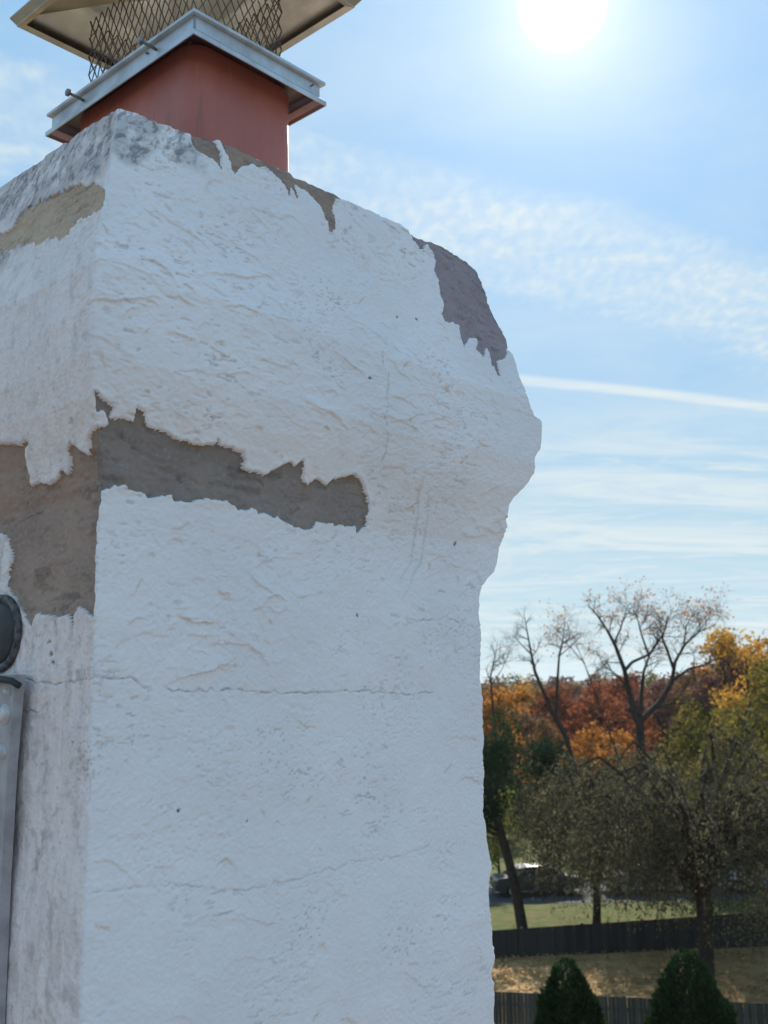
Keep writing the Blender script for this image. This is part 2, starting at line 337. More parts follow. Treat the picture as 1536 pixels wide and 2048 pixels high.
def build_chimney():
    rng = np.random.default_rng(11)
    root = empty('chimney', (float(T0[0]), float(T0[1]), ZB), label='tall white stuccoed chimney with flared top and grey mortar patches', cat='chimney')
    # columns: (face, fraction, w) ; w is the unrolled distance from the near corner
    cols = []
    for s in np.concatenate([np.linspace(1, .5, 12, endpoint=False), np.linspace(.5, 0, 200, endpoint=False)]): cols.append((0, s, -s*.8))
    for s in np.linspace(0, 1, 520, endpoint=False): cols.append((1, s, s))
    for s in np.concatenate([np.linspace(0, .12, 34, endpoint=False), np.linspace(.12, 1, 16, endpoint=False)]): cols.append((2, s, 1+s*.8))
    for s in np.linspace(0, 1, 14, endpoint=False): cols.append((3, s, 1.8+s))
    face = np.array([c[0] for c in cols]); fr = np.array([c[1] for c in cols]); w1 = np.array([c[2] for c in cols], np.float32)
    zr = np.concatenate([np.linspace(ZB, 9.30, 10, endpoint=False), np.linspace(9.30, 11.02, 905)]).astype(np.float32)
    nc, nr = len(w1), len(zr)
    w, z = np.meshgrid(w1, zr)                        # rows x cols
    zz = z - 9.0
    o = np.interp(zr, OZ[:, 0], OZ[:, 1])
    q = np.interp(zr, QE[:, 0]+9, QE[:, 1])
    ker = np.ones(61)/61; qs = np.convolve(np.pad(q, 30, 'edge'), ker, 'valid')
    near = T0 - np.outer(o, D1+E2)
    c1 = T0 + np.outer(U1+q, D1) - np.outer(o, E2)
    c2 = T0 + np.outer(U1+qs, D1) + np.outer(V1+o, E2)
    c3 = T0 - np.outer(o, D1) + np.outer(V1+o, E2)
    A = [near, near, c1, c2]; B = [c3, c1, c2, c3]
    P = np.zeros((nr, nc, 3))
    for f in range(4):
        k = face == f; s = fr[k]
        P[:, k] = A[f][:, None]*(1-s)[None, :, None] + B[f][:, None]*s[None, :, None]
    # the corner detail of the far side dies out over a hand's breadth
    NF = np.array([-D1, -E2, D1, E2])
    N = NF[face].copy()
    for j in range(nc):                                # rounded corners
        f, s = face[j], fr[j]; L = (.8, 1.0, .8, 1.0)[f]
        prev = {0: 3, 1: 0, 2: 1, 3: 2}[f]; nxt = {0: 1, 1: 2, 2: 3, 3: 0}[f]
        if f == 0: a, b = s*L, (1-s)*L; na, nb = NF[1], NF[3]      # fraction runs away from the near corner
        else: a, b = s*L, (1-s)*L; na, nb = NF[prev], NF[nxt]
        r = .006
        if a < r: N[j] += na*(1-a/r)**1.2
        if b < r: N[j] += nb*(1-b/r)**1.2
        N[j] /= np.linalg.norm(N[j])
    edge = np.zeros(nc)
    for wc in (0.0, 1.0): edge = np.maximum(edge, np.clip(1-np.abs(w1-wc)/.008, 0, 1)**2)
    L = (face == 0)[None, :].astype(np.float32)
    Lb = sstep(.004, -.012, w)*np.ones_like(w)
    Rb = (1-Lb)
    # ---- relief
    h = .0050*fbm(w*4, zz*4, 1, 3) + .0017*fbm(w*16, zz*18, 5, 3)
    nA = fbm(w*45, zz*45, 21, 3); nB = fbm(w*60, zz*60, 27, 3)
    ledge_tint = np.zeros_like(h); dirt = np.zeros_like(h); lich = np.zeros_like(h)
    ww = w + .007*nA; zw = zz + .0045*nB
    stroke = np.zeros_like(h)
    brk = fbm(w*34, zz*40, 29, 3)
    for i in range(2300):
        w0 = rng.uniform(-.02, 1.04); z0 = rng.uniform(.30, 2.02)
        if i < 2120: ln = rng.uniform(.006, .026); wd = ln*rng.uniform(.28, .8); th = rng.uniform(.0009, .0026)
        else: ln = rng.uniform(.035, .085); wd = rng.uniform(.012, .034); th = rng.uniform(.0018, .0044)
        an = rng.normal(-.06 if z0 > 1.4 else 0.0, .55 if i < 2120 else .30)
        th *= .78
        if z0 < 1.05: th *= .45
        if z0 < 1.0 and rng.random() < .35: continue
        j0, j1 = np.searchsorted(w1, [w0-ln*1.2-.02, w0+ln*1.2+.02]); i0, i1 = np.searchsorted(zr-9, [z0-.7*ln-wd*1.5-.01, z0+.7*ln+wd*1.5+.01])
        if j1-j0 < 2 or i1-i0 < 2: continue
        dx = ww[i0:i1, j0:j1]-w0; dz = zw[i0:i1, j0:j1]-z0; ca, sa = math.cos(an), math.sin(an)
        a = (dx*ca+dz*sa)/ln; b = (-dx*sa+dz*ca)/wd + .35*a*a - .25*np.sin(a*3+i)
        env = np.clip(1-a*a, 0, 1)
        up = np.clip((1-b)/2, 0, 1)**1.5*sstep(-1.0-.0016/wd, -1.0, b)
        stroke[i0:i1, j0:j1] = np.maximum(stroke[i0:i1, j0:j1]*.6, 0) + np.maximum(th*np.sqrt(env)*up, stroke[i0:i1, j0:j1]*.4)
        if rng.random() < (.34 if z0 > 1.05 else .10):
            e = .0030/wd; band = sstep(-1-2.2*e, -1-.6*e, b)*sstep(-1+.6*e, -1-.2*e, b)*env
            sp_ = sstep(-.12, .22, brk[i0:i1, j0:j1]+rng.uniform(-.12, .2))
            ledge_tint[i0:i1, j0:j1] = np.maximum(ledge_tint[i0:i1, j0:j1], band*rng.uniform(.20, .62)*sp_)  # tan tint in broken strips along the stroke's lower edge
    var = .10+1.5*sstep(-.20, .50, fbm(w*3.3, zz*3.7, 35, 3))
    h += stroke*var*(1-.75*Lb)
    # trowel drag marks, nearly level, and fine grit
    h += Rb*.0005*vnoise(w*18+3*nA, zz*240+2*nB, 41)*sstep(-.1, .4, fbm(w*3, zz*3, 43, 2))
    region = sstep(-.15, .35, fbm(w*7, zz*9, 51, 3))
    pits = sstep(.48, .74, vnoise(w*150, zz*260, 53))*region
    pit2 = sstep(.34, .52, fbm(w*58+.8*nA, zz*150, 57, 3, .6))*sstep(-.25, .35, fbm(w*5, zz*6, 58, 3))*Rb
    h -= .0018*pits + .0020*pit2
    dirt += .26*pits*sstep(.1, .6, vnoise(w*11, zz*13, 54)) + .30*pit2*np.clip(.6+.8*vnoise(w*20, zz*23, 59), 0, 1)
    h += .0006*vnoise(w*240, zz*280, 61) + Rb*(.0003+.0007*sstep(.7, 1.3, zz))*fbm(w*60, zz*85, 63, 3)
    # old weathered near-left face: runs down the wall
    run = fbm(w*42+1.5*fbm(w*9, zz*9, 70, 2), zz*9, 71, 3)
    h += Lb*(.0012*run*sstep(1.5, 1.1, zz) + .0013*fbm(w*90, zz*60, 73, 3))
    dirt += Lb*.34*sstep(.10, .6, fbm(w*46+nA, zz*24, 75, 4, .6))*sstep(1.55, 1.1, zz) + Lb*.18*sstep(.25, .6, fbm(w*70, zz*50, 77, 3))
    # cracks
    def crack(pts, depth=.0035, wd=.0010, dk=.60):
        nonlocal h, dirt
        p = []
        for (xa, za), (xb, zb) in zip(pts[:-1], pts[1:]):
            n = max(2, int(math.hypot(xb-xa, zb-za)/.012))
            for k in range(n):
                t = k/n; p.append((xa+(xb-xa)*t+rng.normal(0, .002), za+(zb-za)*t+rng.normal(0, .0022)))
        p.append(pts[-1]); xs = [q_[0] for q_ in p]; zs = [q_[1] for q_ in p]
        j0, j1 = np.searchsorted(w1, [min(xs)-.01, max(xs)+.01]); i0, i1 = np.searchsorted(zr-9, [min(zs)-.01, max(zs)+.01])
        d = seg_dist(w[i0:i1, j0:j1], zz[i0:i1, j0:j1], p, False)
        wv = wd*(.55+1.1*np.clip(.5+brk[i0:i1, j0:j1]*1.6, 0, 1)); g = sstep(wv*2.0, wv*.4, d)*np.clip(.72+1.0*nA[i0:i1, j0:j1]+.4*nB[i0:i1, j0:j1], 0, 1)
        h[i0:i1, j0:j1] -= depth*g; dirt[i0:i1, j0:j1] = np.maximum(dirt[i0:i1, j0:j1], dk*g)
    crack([(-.196, 1.039), (-.10, 1.029), (0, 1.037), (.058, 1.039), (.106, 1.021)], .004)
    crack([(.14, 1.018), (.209, 1.017), (.286, 1.017), (.391, 1.009), (.494, 1.011), (.604, 1.013), (.721, 1.003), (.83, 1.006)], .003, .0009, .5)
    crack([(0, .724), (.079, .724), (.173, .718), (.266, .694), (.365, .690), (.486, .696), (.565, .704), (.705, .698), (.80, .71)], .0016, .0009, .28)
    crack([(.563, 1.688), (.545, 1.60), (.561, 1.523), (.59, 1.44)], .002, .0009, .35)
    crack([(.70, 1.16), (.78, 1.15), (.88, 1.16), (.97, 1.145)], .002, .001, .3)
    crack([(-.20, .99), (-.14, .985), (-.12, 1.0)], .002, .001, .6)
    # faint leaning streaks on the flare
    for w0, zt, zb, sl, k in ((.70, 1.50, 1.12, .10, .18), (.735, 1.46, 1.18, .10, .22), (.66, 1.40, 1.22, .10, .10)):
        x = w0 + (zt-zz)*sl; dirt = np.maximum(dirt, k*sstep(.006, .0015, np.abs(w-x))*sstep(zb, zb+.05, zz)*sstep(zt, zt-.05, zz)*np.clip(.5+fbm(w*30, zz*20, 88, 2)*1.6, 0, 1))
    # small dark holes
    for (w0, z0, r) in ((.60, 1.157, .004), (-.112, 1.075, .006), (-.118, 1.095, .0035), (-.105, 1.063, .004), (-.05, .94, .003), (.17, .83, .0045), (.315, .80, .003), (.63, 1.79, .004), (.69, 1.80, .005), (.845, 1.325, .006), (.51, 1.62, .005)):
        j0, j1 = np.searchsorted(w1, [w0-.02, w0+.02]); i0, i1 = np.searchsorted(zr-9, [z0-.02, z0+.02])
        d = np.hypot(ww[i0:i1, j0:j1]-w0, (zw[i0:i1, j0:j1]-z0)*1.3); g = sstep(r, r*.5, d)
        h[i0:i1, j0:j1] -= .004*g; dirt[i0:i1, j0:j1] = np.maximum(dirt[i0:i1, j0:j1], g)
    # lichen and soot on the top edge of the near corner
    sp = fbm(w*95+1.2*nA, zz*60-w*40, 91, 4, .65); big = fbm(w*9, zz*8, 95, 3)
    reg = sstep(.34, .55, .5+.5*big + .9*np.clip((zz-1.93)/.10, -1.2, .35))*sstep(.21, .13, w)*Rb
    regL = sstep(.30, .62, .5+.5*big + .7*np.clip((zz-1.90-.35*w)/.12, -1.3, .4))*Lb
    lich = np.clip(np.maximum(reg, regL)*sstep(-.15, .45, sp)*.62, 0, .85)
    dirt = np.maximum(dirt, .38*np.maximum(reg, regL)*sstep(-.5, .2, fbm(w*30, zz*30, 97, 3)))
    # ---- bare mortar where the coat has come off
    msk = np.zeros(h.shape, np.int8); rec = np.zeros_like(h); rim = np.zeros_like(h); mst = np.zeros_like(h); mdk = np.zeros_like(h)
    zt = np.interp(w, [-.8, 0, .09, .16, .21, .24, .4, .55, .71, .77, .85, .94, 1.0, 1.03, 1.8], [0, 0, .010, .015, .026, .030, .028, .026, .029, .019, .026, .018, .004, -.012, 0]) + .005*fbm(w*24, w*0+.5, 141, 3)
    ze = zz + sstep(10.86, 11.02, z)*zt
    tong = fbm(w*62, zz*24, 101, 3, .55)*1.5; fine = vnoise(w*260, zz*200, 103); med = fbm(w*90, zz*80, 105, 2)
    def patch(poly, idx, sx, depth, tg=.003):
        pl = [(x/1000*sx, y/1000) for x, y in poly]; xs = [p_[0] for p_ in pl]; zs = [p_[1] for p_ in pl]
        j0, j1 = np.searchsorted(w1, [min(xs)-.03, max(xs)+.03]); i0, i1 = np.searchsorted(zr-9, [min(zs)-.06, max(zs)+.03])
        sl = (slice(i0, i1), slice(j0, j1))
        d = sdf(w[sl], ze[sl], pl) + tg*tong[sl] + (.0008*fine[sl] + .003*med[sl])*(.35 if sx < 0 else 1.0)
        if sx < 0: d = np.where(w[sl] > .006, .05, d)
        g = sstep(.0012, -.0012, d)
        rec[sl] = np.maximum(rec[sl], depth*sstep(.0022, -.0030, d))
        rim[sl] = np.maximum(rim[sl], sstep(.014, .003, d)*sstep(-.001, .0025, d))
        mst[sl] = np.maximum(mst[sl], sstep(-.011, 0, d)*g*np.clip(.1+1.3*fbm(w[sl]*16, zz[sl]*16, 111, 2), 0, 1)*(.9 if poly is P1 else .3))
        m_ = msk[sl]; m_[d < 0] = idx
    patch(P5, 3, -.8, .0008, .012)
    patch(P1, 1, 1.0, .0085, .004); patch(P2, 1, -.8, .0085, .003); patch(P3, 2, 1.0, .005, .003); patch(P4, 4, 1.0, .004, .002)
    mort = (msk > 0)
    # mortar has its own trowelled relief
    hm = .0046*fbm(w*13+.6*nA, zz*22, 121, 4) + .0012*vnoise(w*120, zz*140, 123) - .0014*sstep(.12, .0, np.abs(fbm(w*16+.5*nA, zz*34, 125, 3)))*sstep(.0, .4, fbm(w*9, zz*9, 126, 2))
    mdk = sstep(.20, .6, fbm(w*26+nA, zz*60, 127, 4, .6))*.38 + sstep(.05, .0, np.abs(fbm(w*16+.5*nA, zz*34, 125, 3)))*sstep(.0, .4, fbm(w*9, zz*9, 126, 2))*.35
    h = np.where(mort, .35*h + hm, h) - rec + .0024*rim*(.5+.5*np.clip(nA, -1, 1))
    # ---- assemble
    h -= .004*edge[None, :]*(.5+.5*fbm(w*0+3.1, zz*60, 131, 3)) + .003*edge[None, :]*sstep(.1, .6, fbm(w*0+7.7, zz*28, 133, 2))
    P += N[None]*h[..., None]
    top = sstep(10.86, 11.02, z)
    P[..., 2] = z + top*zt + .0012*vnoise(w*90, zz*90, 143)*sstep(9.35, 9.5, z)
    V = P.reshape(-1, 3) - np.array([T0[0], T0[1], ZB])
    idx = np.arange(nr*nc).reshape(nr, nc); nxt = np.roll(idx, -1, 1)
    # columns run left-far -> near -> right -> far -> back, seen from outside left to right
    quads = np.stack([idx[:-1], nxt[:-1], nxt[1:], idx[1:]], -1).reshape(-1, 4)
    mk = msk.reshape(-1)[quads]; fm = np.where((mk > 0).sum(1) >= 3, mk.max(1), 0)
    # name each connected bare spot; specks stay with the coat
    G = fm.reshape(nr-1, nc); comp = np.where(G > 0, np.arange(G.size).reshape(G.shape)+1, 0)
    side = (w1 < 0)[None, :] & (G == 1)
    key = G*2+side
    while True:
        old_c = comp.copy()
        for ax, sh in ((0, 1), (0, -1), (1, 1), (1, -1)):
            nb = np.roll(comp, sh, ax); nk = np.roll(key, sh, ax); ok = (G > 0) & (nk == key) & (nb > comp); comp = np.where(ok, nb, comp)
            if ax == 0:
                pass
        # run along rows and columns quickly
        if (comp == old_c).all(): break
    comp = comp.reshape(-1); ids, cnt = np.unique(comp, return_counts=True)
    small = set(ids[(cnt < 160)].tolist()); fm = np.where(np.isin(comp, list(small)), 0, fm)
    wear = np.stack([ledge_tint*(1-.4*Lb), np.clip(dirt, 0, 1), lich, Lb*(.60+.35*sstep(1.5, 1.05, zz)+.15*sstep(1.6, 1.9, zz))], -1).reshape(-1, 4)
    wearm = np.stack([np.clip(mst, 0, 1), mdk, lich*0, Lb], -1).reshape(-1, 4)
    def part(name, sel, mat, wr, label=None):
        if sel.sum() == 0: return
        u, inv = np.unique(quads[sel], return_inverse=True)
        me = mesh_np(name, V[u], inv.reshape(-1, 4), smooth=True, extra=wr[u]); return link(name, me, mat, root, label=label)
    part('stucco_coat', fm == 0, 'stucco_paint', wear, 'white trowelled stucco with tan-edged ridges and hairline cracks')
    wc = w.reshape(-1)[quads].mean(1)
    LAB = {2: 'ragged grey mortar band under the flare, right of the corner', 3: 'brown-grey mortar patch wrapping left of the corner', 4: 'purple-grey mortar patch on the sloping upper right shoulder', 8: 'mortar smeared along the top edge below the flue', 6: 'tan sandy patch near the top of the left face'}
    keyf = key.reshape(-1)
    seen = set()
    for cid in ids[np.argsort(-cnt)]:
        sel = (comp == cid) & (fm > 0)
        if cid == 0 or not sel.any(): continue
        k = int(keyf[sel][0]); lab = None if k in seen else LAB.get(k); seen.add(k)
        part('render_patch' if k in (6, 7) else 'mortar_patch', sel, {6: 'sandy_render', 7: 'sandy_render', 3: 'taupe_mortar', 4: 'mauve_mortar', 8: 'taupe_mortar'}.get(k, 'fresh_mortar'), wearm, lab)
    # ---- sloped mortar crown over the top
    ring = V.reshape(nr, nc, 3)[-1]
    cx = T0 + D1*.40 + E2*.358 - np.array([T0[0], T0[1], 0]); rings = [ring]
    K = 7
    hu, hv = .150, .225
    fl = []
    for j in range(nc):
        rel = ring[j] - cx; a = rel @ D1; b = rel @ E2; sc = min(hu/max(abs(a), 1e-6), hv/max(abs(b), 1e-6))
        fl.append(cx + (D1*a + E2*b)*sc)
    fl = np.array(fl); fl[:, 2] = 11.075 - ZB
    for k in range(1, K+1):
        t = k/K; r_ = ring*(1-t) + fl*t; r_[:, 2] = ring[:, 2]*(1-t)**1.5 + fl[:, 2]*(1-(1-t)**1.5)
        r_[:, 2] += .006*fbm(r_[:, 0]*22, r_[:, 1]*22, 151, 3)*math.sin(math.pi*min(1, t*1.2)) ; rings.append(r_)
    VV = np.concatenate(rings); I = np.arange((K+1)*nc).reshape(K+1, nc); J = np.roll(I, -1, 1)
    qd = np.stack([I[:-1], J[:-1], J[1:], I[1:]], -1).reshape(-1, 4)
    link('mortar_crown', mesh_np('mortar_crown', VV, qd, smooth=True, extra=np.zeros((len(VV), 4))), 'crown_mortar', root)
    return root
build_chimney()

# frame of the flue: local x along D1, y along E2
CTR = T0 + D1*.4012 + E2*.3582
FM = Matrix(((D1[0], E2[0], 0, CTR[0]), (D1[1], E2[1], 0, CTR[1]), (0, 0, 1, 0), (0, 0, 0, 1)))
def rrect(hx, hy, r, n=6):
    pts = []
    for cx, cy, a0 in ((hx-r, hy-r, 0), (-hx+r, hy-r, 90), (-hx+r, -hy+r, 180), (hx-r, -hy+r, 270)):
        for k in range(n+1):
            a = math.radians(a0+90*k/n); pts.append((cx+r*math.cos(a), cy+r*math.sin(a)))
    return pts
def loft(loops, closed=False):
    """loops: list of lists of points of equal length"""
    n = len(loops[0]); vv = [p for l in loops for p in l]; ff = []
    for i in range(len(loops)-1):
        for j in range(n): ff.append((i*n+j, i*n+(j+1) % n, (i+1)*n+(j+1) % n, (i+1)*n+j))
    return vv, ff

def build_flue():
    hx, hy = .147, .226
    prof = [(0, 11.00), (0, 11.10), (0, 11.20), (0, 11.335), (-.004, 11.343), (-.018, 11.343), (-.022, 11.335), (-.022, 11.05)]
    loops = [[(x, y, z-11.0) for x, y in rrect(hx+d, hy+d, .048+min(0, d)*.5, 10)] for d, z in prof]
    m = MB(); m.add(*loft(loops)); me = m.mesh('flue_liner', True)
    try: me.set_sharp_from_angle(angle=math.radians(50))
    except Exception: pass
    o = link('flue_liner', me, 'terracotta', label='red terracotta flue liner rising from the mortar crown', cat='flue liner')
    o.matrix_world = FM @ Matrix.Translation((0, 0, 11.0))

def build_cap():
    root = empty('rain_cap', (0, 0, 0), label='galvanised rain cap with mesh sides and a hood on the flue', cat='rain cap')
    Z0 = 11.31; root.matrix_world = FM @ Matrix.Translation((0, 0, Z0))
    hx, hy = .1837, .280
    # channel-shaped base rim: out at top, web set back, out at the bottom
    prof = [(-.085, .052), (-.006, .056), (0, .054), (0, .0475), (-.004, .0455), (-.0095, .0445), (-.0095, .0185), (-.004, .012), (.001, .007), (.001, -.003), (-.0015, -.0035), (-.0035, .005), (-.012, .016), (-.0125, .044), (-.085, .050)]
    loops = [[(sx*(hx+d), sy*(hy+d), z) for sx, sy in ((-1, -1), (1, -1), (1, 1), (-1, 1))] for d, z in prof]
    m = MB(); m.add(*loft(loops)); link('base_rim', m.mesh('base_rim'), 'galvanised', root)
    # inner skirt that grips the flue, coloured dark to paint in the shade of the cavity
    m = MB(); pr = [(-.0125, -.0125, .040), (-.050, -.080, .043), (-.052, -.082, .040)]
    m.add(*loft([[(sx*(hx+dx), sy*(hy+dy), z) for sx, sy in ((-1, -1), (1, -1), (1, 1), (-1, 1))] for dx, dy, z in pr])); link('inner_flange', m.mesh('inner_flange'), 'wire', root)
    # seam at the near corner
    m = MB(); m.box((-hx+.0065, -hy+.0065, .014), (-hx+.0105, -hy+.0105, .048)); link('corner_seam', m.mesh('corner_seam'), 'bolt_steel', root)
    # diamond mesh, four panels of expanded metal
    mx, my, zt, zb = .125, .200, .275, .050
    cw, chh = .025, .047
    def panel(a, b):
        a = Vector(a); b = Vector(b); L = (b-a).length; n = max(2, round(L/cw)); st = (b-a)/n; nrm = Vector((st.y, -st.x, 0)).normalized()
        mb = MB(); rows = int((zt-zb)/chh*2)+1
        rg = random.Random(int(L*1000)+int(a.x*100))
        for k in range(n):
            for ph in (0, 1):
                pts = []
                for i in range(rows+1):
                    off = .5 + (.25 if (i+ph) % 2 else -.25) if False else ((i+ph) % 2)*.5 + (0 if ph == 0 else 0)
                    x = k + (.0 if (i+ph) % 2 == 0 else .5) + (.5 if ph else 0)
                    p = a + st*(x-.0); p.z = zb + i*chh/2; p += nrm*rg.uniform(-.0015, .0015) + st*rg.uniform(-.05, .05); pts.append(p)
                mb.tube(pts, .0014, 4, False)
        link('mesh_panel', mb.mesh('mesh_panel'), 'wire', root)
    panel((-mx, -my, 0), (mx, -my, 0)); panel((-mx, my, 0), (-mx, -my, 0)); panel((mx, -my, 0), (mx, my, 0)); panel((mx, my, 0), (-mx, my, 0))
    # hood: shallow pyramid with a turned-down lip
    lx, ly = .252, .310; zl = .259
    L4 = ((-1, -1), (1, -1), (1, 1), (-1, 1))
    prof = [(-.004, -.004+.006), (0, 0.0), (.0, .003), (.012, .020), (.012, .0235), (-.05, .040), (-.150, .066), (-.245, .082)]
    outer = [[(sx*max(.004, lx+d), sy*max(.06, ly+d), zl+z+.002) for sx, sy in L4] for d, z in prof[1:]]
    inner = [[(sx*max(.003, lx+d-.002), sy*max(.059, ly+d-.002), zl+z-.0005) for sx, sy in L4] for d, z in [(-.016, .004), (-.015, .002)]] 
    under = [(-.016, .006), (.0085, .0205), (-.052, .0375), (-.150, .0635), (-.246, .079)]
    inner = [[(sx*max(.003, lx+d), sy*max(.059, ly+d), zl+z) for sx, sy in L4] for d, z in under]
    m = MB(); vv, ff = loft(outer); n0 = len(vv); ff.append(tuple(range(n0-4, n0))); m.add(vv, ff)
    vi, fi = loft(inner); fi = [f[::-1] for f in fi]; fi.append(tuple(range(len(vi)-4, len(vi)))[::-1]); m.add(vi, fi)
    # close the lip between the outer first loop and the inner first loop
    m.add(outer[0]+inner[0], [(j, (j+1) % 4, 4+(j+1) % 4, 4+j)[::-1] for j in range(4)])
    link('hood', m.mesh('hood'), 'hood_steel', root)
    # set screws sticking out of the left rim
    for v in (.135, -.14):
        m = MB(); y = v
        m.tube([(-hx+.012, y, .031), (-hx-.028, y, .033)], .0034, 8); sc = link('set_screw', m.mesh('set_screw', True), 'bolt_steel', root)
        m = MB(); Mh = Matrix.Translation((-hx-.028, y, .033)) @ Matrix.Rotation(-math.pi/2, 4, 'Y')
        m.lathe([(.0092, 0), (.0096, .004), (.007, .0065), (.003, .0072)], 6, Mh); link('screw_head', m.mesh('screw_head'), 'bolt_steel', sc)
    m = MB(); m.tube([(hx-.035, -hy+.012, .035), (hx-.035, -hy+.001, .035)], .0025, 6); link('rivet', m.mesh('rivet'), 'bolt_steel', root)
    m = MB(); m.tube([(-hx+.012, -.11, .036), (-hx+.004, -.11, .036)], .003, 6); link('rivet', m.mesh('rivet'), 'bolt_steel', root)
build_flue(); build_cap()

# fittings on the left face: frame with x outward, y along the face away from the corner, z up
def left_frame(s, z):
    o = float(np.interp(z, OZ[:, 0], OZ[:, 1])); near = T0 - (D1+E2)*o; far = T0 - D1*o + E2*(V1+o); p = near*(1-s)+far*s
    return Matrix(((-D1[0], E2[0], 0, p[0]), (-D1[1], E2[1], 0, p[1]), (0, 0, 1, z), (0, 0, 0, 1)))
def build_fittings():
    M = left_frame(.325, 10.118)
    root = empty('round_cover', label='round black cover with a worn rim on the left face', cat='cover'); root.matrix_world = M
    RX = Matrix.Rotation(math.pi/2, 4, 'Y')
    m = MB(); m.lathe([(.060, -.004), (.066, .002), (.066, .007), (.063, .010), (.056, .010), (.053, .007)], 40, RX); link('rim', m.mesh('rim', True), 'worn_rim', root)
    m = MB(); m.lathe([(.0535, .0), (.0535, .006), (.046, .010), (.016, .0115), (.004, .0115)], 40, RX); link('cover_disc', m.mesh('cover_disc', True), 'black_rubber', root)
    # bolted strap
    M = left_frame(.212, 9.0); root = empty('metal_strap', label='grey painted metal strap with round bolt heads at the left edge', cat='strap'); root.matrix_world = M
    m = MB(); b = [(0, 1.046), (.20, 1.046), (.22, .2), (.026, .2), (.020, .738), (.014, .902)]
    vv = [(.014 - (1.046-z)*.004, y, z) for y, z in b] + [(-.004, y, z) for y, z in b]
    n = len(b); m.add(vv, [tuple(range(n))[::-1], tuple(range(n, 2*n))] + [(i, (i+1) % n, n+(i+1) % n, n+i) for i in range(n)])
    link('plate', m.mesh('plate'), 'grey_paint', root)
    for y, z, r in ((.018, 1.020, .005), (.031, .925, .009)):
        if r == 0: continue
        m = MB(); m.lathe([(r*1.35, 0), (r*1.35, .002), (r, .0025), (r, .006), (r*.6, .010), (r*.2, .0105)], 18, Matrix.Translation((.0135 - (1.046-z)*.004, y, z)) @ RX); link('bolt_head', m.mesh('bolt_head', True), 'bolt_paint', root)
    m = MB(); r = .012; m.lathe([(r*1.35, 0), (r*1.35, .002), (r, .0025), (r, .006), (r*.6, .010), (r*.2, .0105)], 18, Matrix.Translation((.0135 - .0002, .027, .985)) @ RX); link('bolt_head', m.mesh('bolt_head', True), 'bolt_paint', root)
    # cable crossing the strap
    Mw = left_frame(.212, 9.0); m = MB()
    m.tube([Mw @ Vector(p) for p in ((.012, -.012, 1.028), (.020, .0, 1.036), (.024, .03, 1.040), (.022, .07, 1.034), (.020, .12, 1.018), (.02, .20, .99), (.02, .30, .93))], .0055, 8)
    me = m.mesh('black_cable', True); o = link('black_cable', me, 'black_rubber', label='short black cable crossing the top of the grey strap', cat='cable')
build_fittings()
# ------------------------------------------------------------------ setting
mat_plain('roof_shingle', (.16, .135, .12), (.12, .102, .092), 5, .9, .15, .4, .02)
mat_plain('house_wall', (.55, .53, .50), (.50, .48, .45), 3, .85)
mat_plain('asphalt', (.06, .06, .062), (.045, .045, .047), 3, .9)
mat_plain('dry_lawn', (.36, .24, .11), (.24, .155, .075), 1.6, .95, .05, .6, .05)
mat_plain('green_lawn', (.05, .085, .02), (.125, .105, .045), 1.8, .95, .05, .5, .05)
mat_plain('field', (.12, .11, .045), (.085, .065, .035), .08, .95, .05, .3, .1)
mat_plain('hill_wood', (.085, .06, .035), (.045, .05, .03), .02, .95, .05, .8, 4)
mat_plain('bark', (.055, .043, .035), (.03, .025, .022), 6, .95, .1, .6, .03)
mat_plain('grey_bark', (.11, .095, .085), (.07, .06, .055), 8, .95, .1, .6, .03)

def mat_board(name, ca, cb):
    m, t, out = material(name)
    co = t.node('ShaderNodeTexCoord').outputs['Object']; rn = t.node('ShaderNodeObjectInfo').outputs['Random']
    off = t.vm('ADD', co, t.node('ShaderNodeCombineXYZ', {0: t.m('MULTIPLY', rn, 37.0), 1: 0.0, 2: t.m('MULTIPLY', rn, 11.0)}).outputs[0])
    n = t.noise(t.node('ShaderNodeMapping', {'Vector': off, 'Scale': (30, 30, 3)}).outputs[0], 1.0, 5, .65)
    base = t.mix(t.ss(n, .3, .7), c4(*ca), c4(*cb)); base = t.mix(t.m('MULTIPLY', rn, .75), base, c4(*(x*1.6 for x in ca)))
    principled(t, out, Base_Color=base, Roughness=.85, Specular_IOR_Level=.15)
mat_board('fence_wood', (.050, .052, .046), (.034, .036, .033)); mat_board('dark_fence_wood', (.032, .031, .030), (.022, .022, .022))

def sheet(name, pts, z, mat, kind='structure', sub=0, **kw):
    m = MB(); m.add([(x, y, z) for x, y in pts], [tuple(range(len(pts)))]); return link(name, m.mesh(name), mat, kind=kind, **kw)
sheet('ground', [(-1500, -300), (1900, -300), (1900, 2200), (-1500, 2200)], 0.0, 'field')
def wavy_sheet(name, x0, x1, y0, y1, z, mat, nx=60, ny=30, amp=.05, seed=3):
    xs, ys = np.meshgrid(np.linspace(x0, x1, nx), np.linspace(y0, y1, ny))
    zz = z + amp*(1+fbm(xs*.4, ys*.4, seed, 3)); v = np.stack([xs, ys, zz], -1).reshape(-1, 3)
    I = np.arange(nx*ny).reshape(ny, nx); q = np.stack([I[:-1, :-1], I[:-1, 1:], I[1:, 1:], I[1:, :-1]], -1).reshape(-1, 4)
    return link(name, mesh_np(name, v, q, smooth=True), mat, kind='structure')
wavy_sheet('dry_lawn', -14, 30, 26, 45.2, .004, 'dry_lawn')
wavy_sheet('green_lawn', -14, 30, 45.25, 53.4, .004, 'green_lawn', amp=.03, seed=9)
sheet('street', [(-80, 53.6), (90, 53.6), (90, 59.5), (-80, 59.5)], .012, 'asphalt')
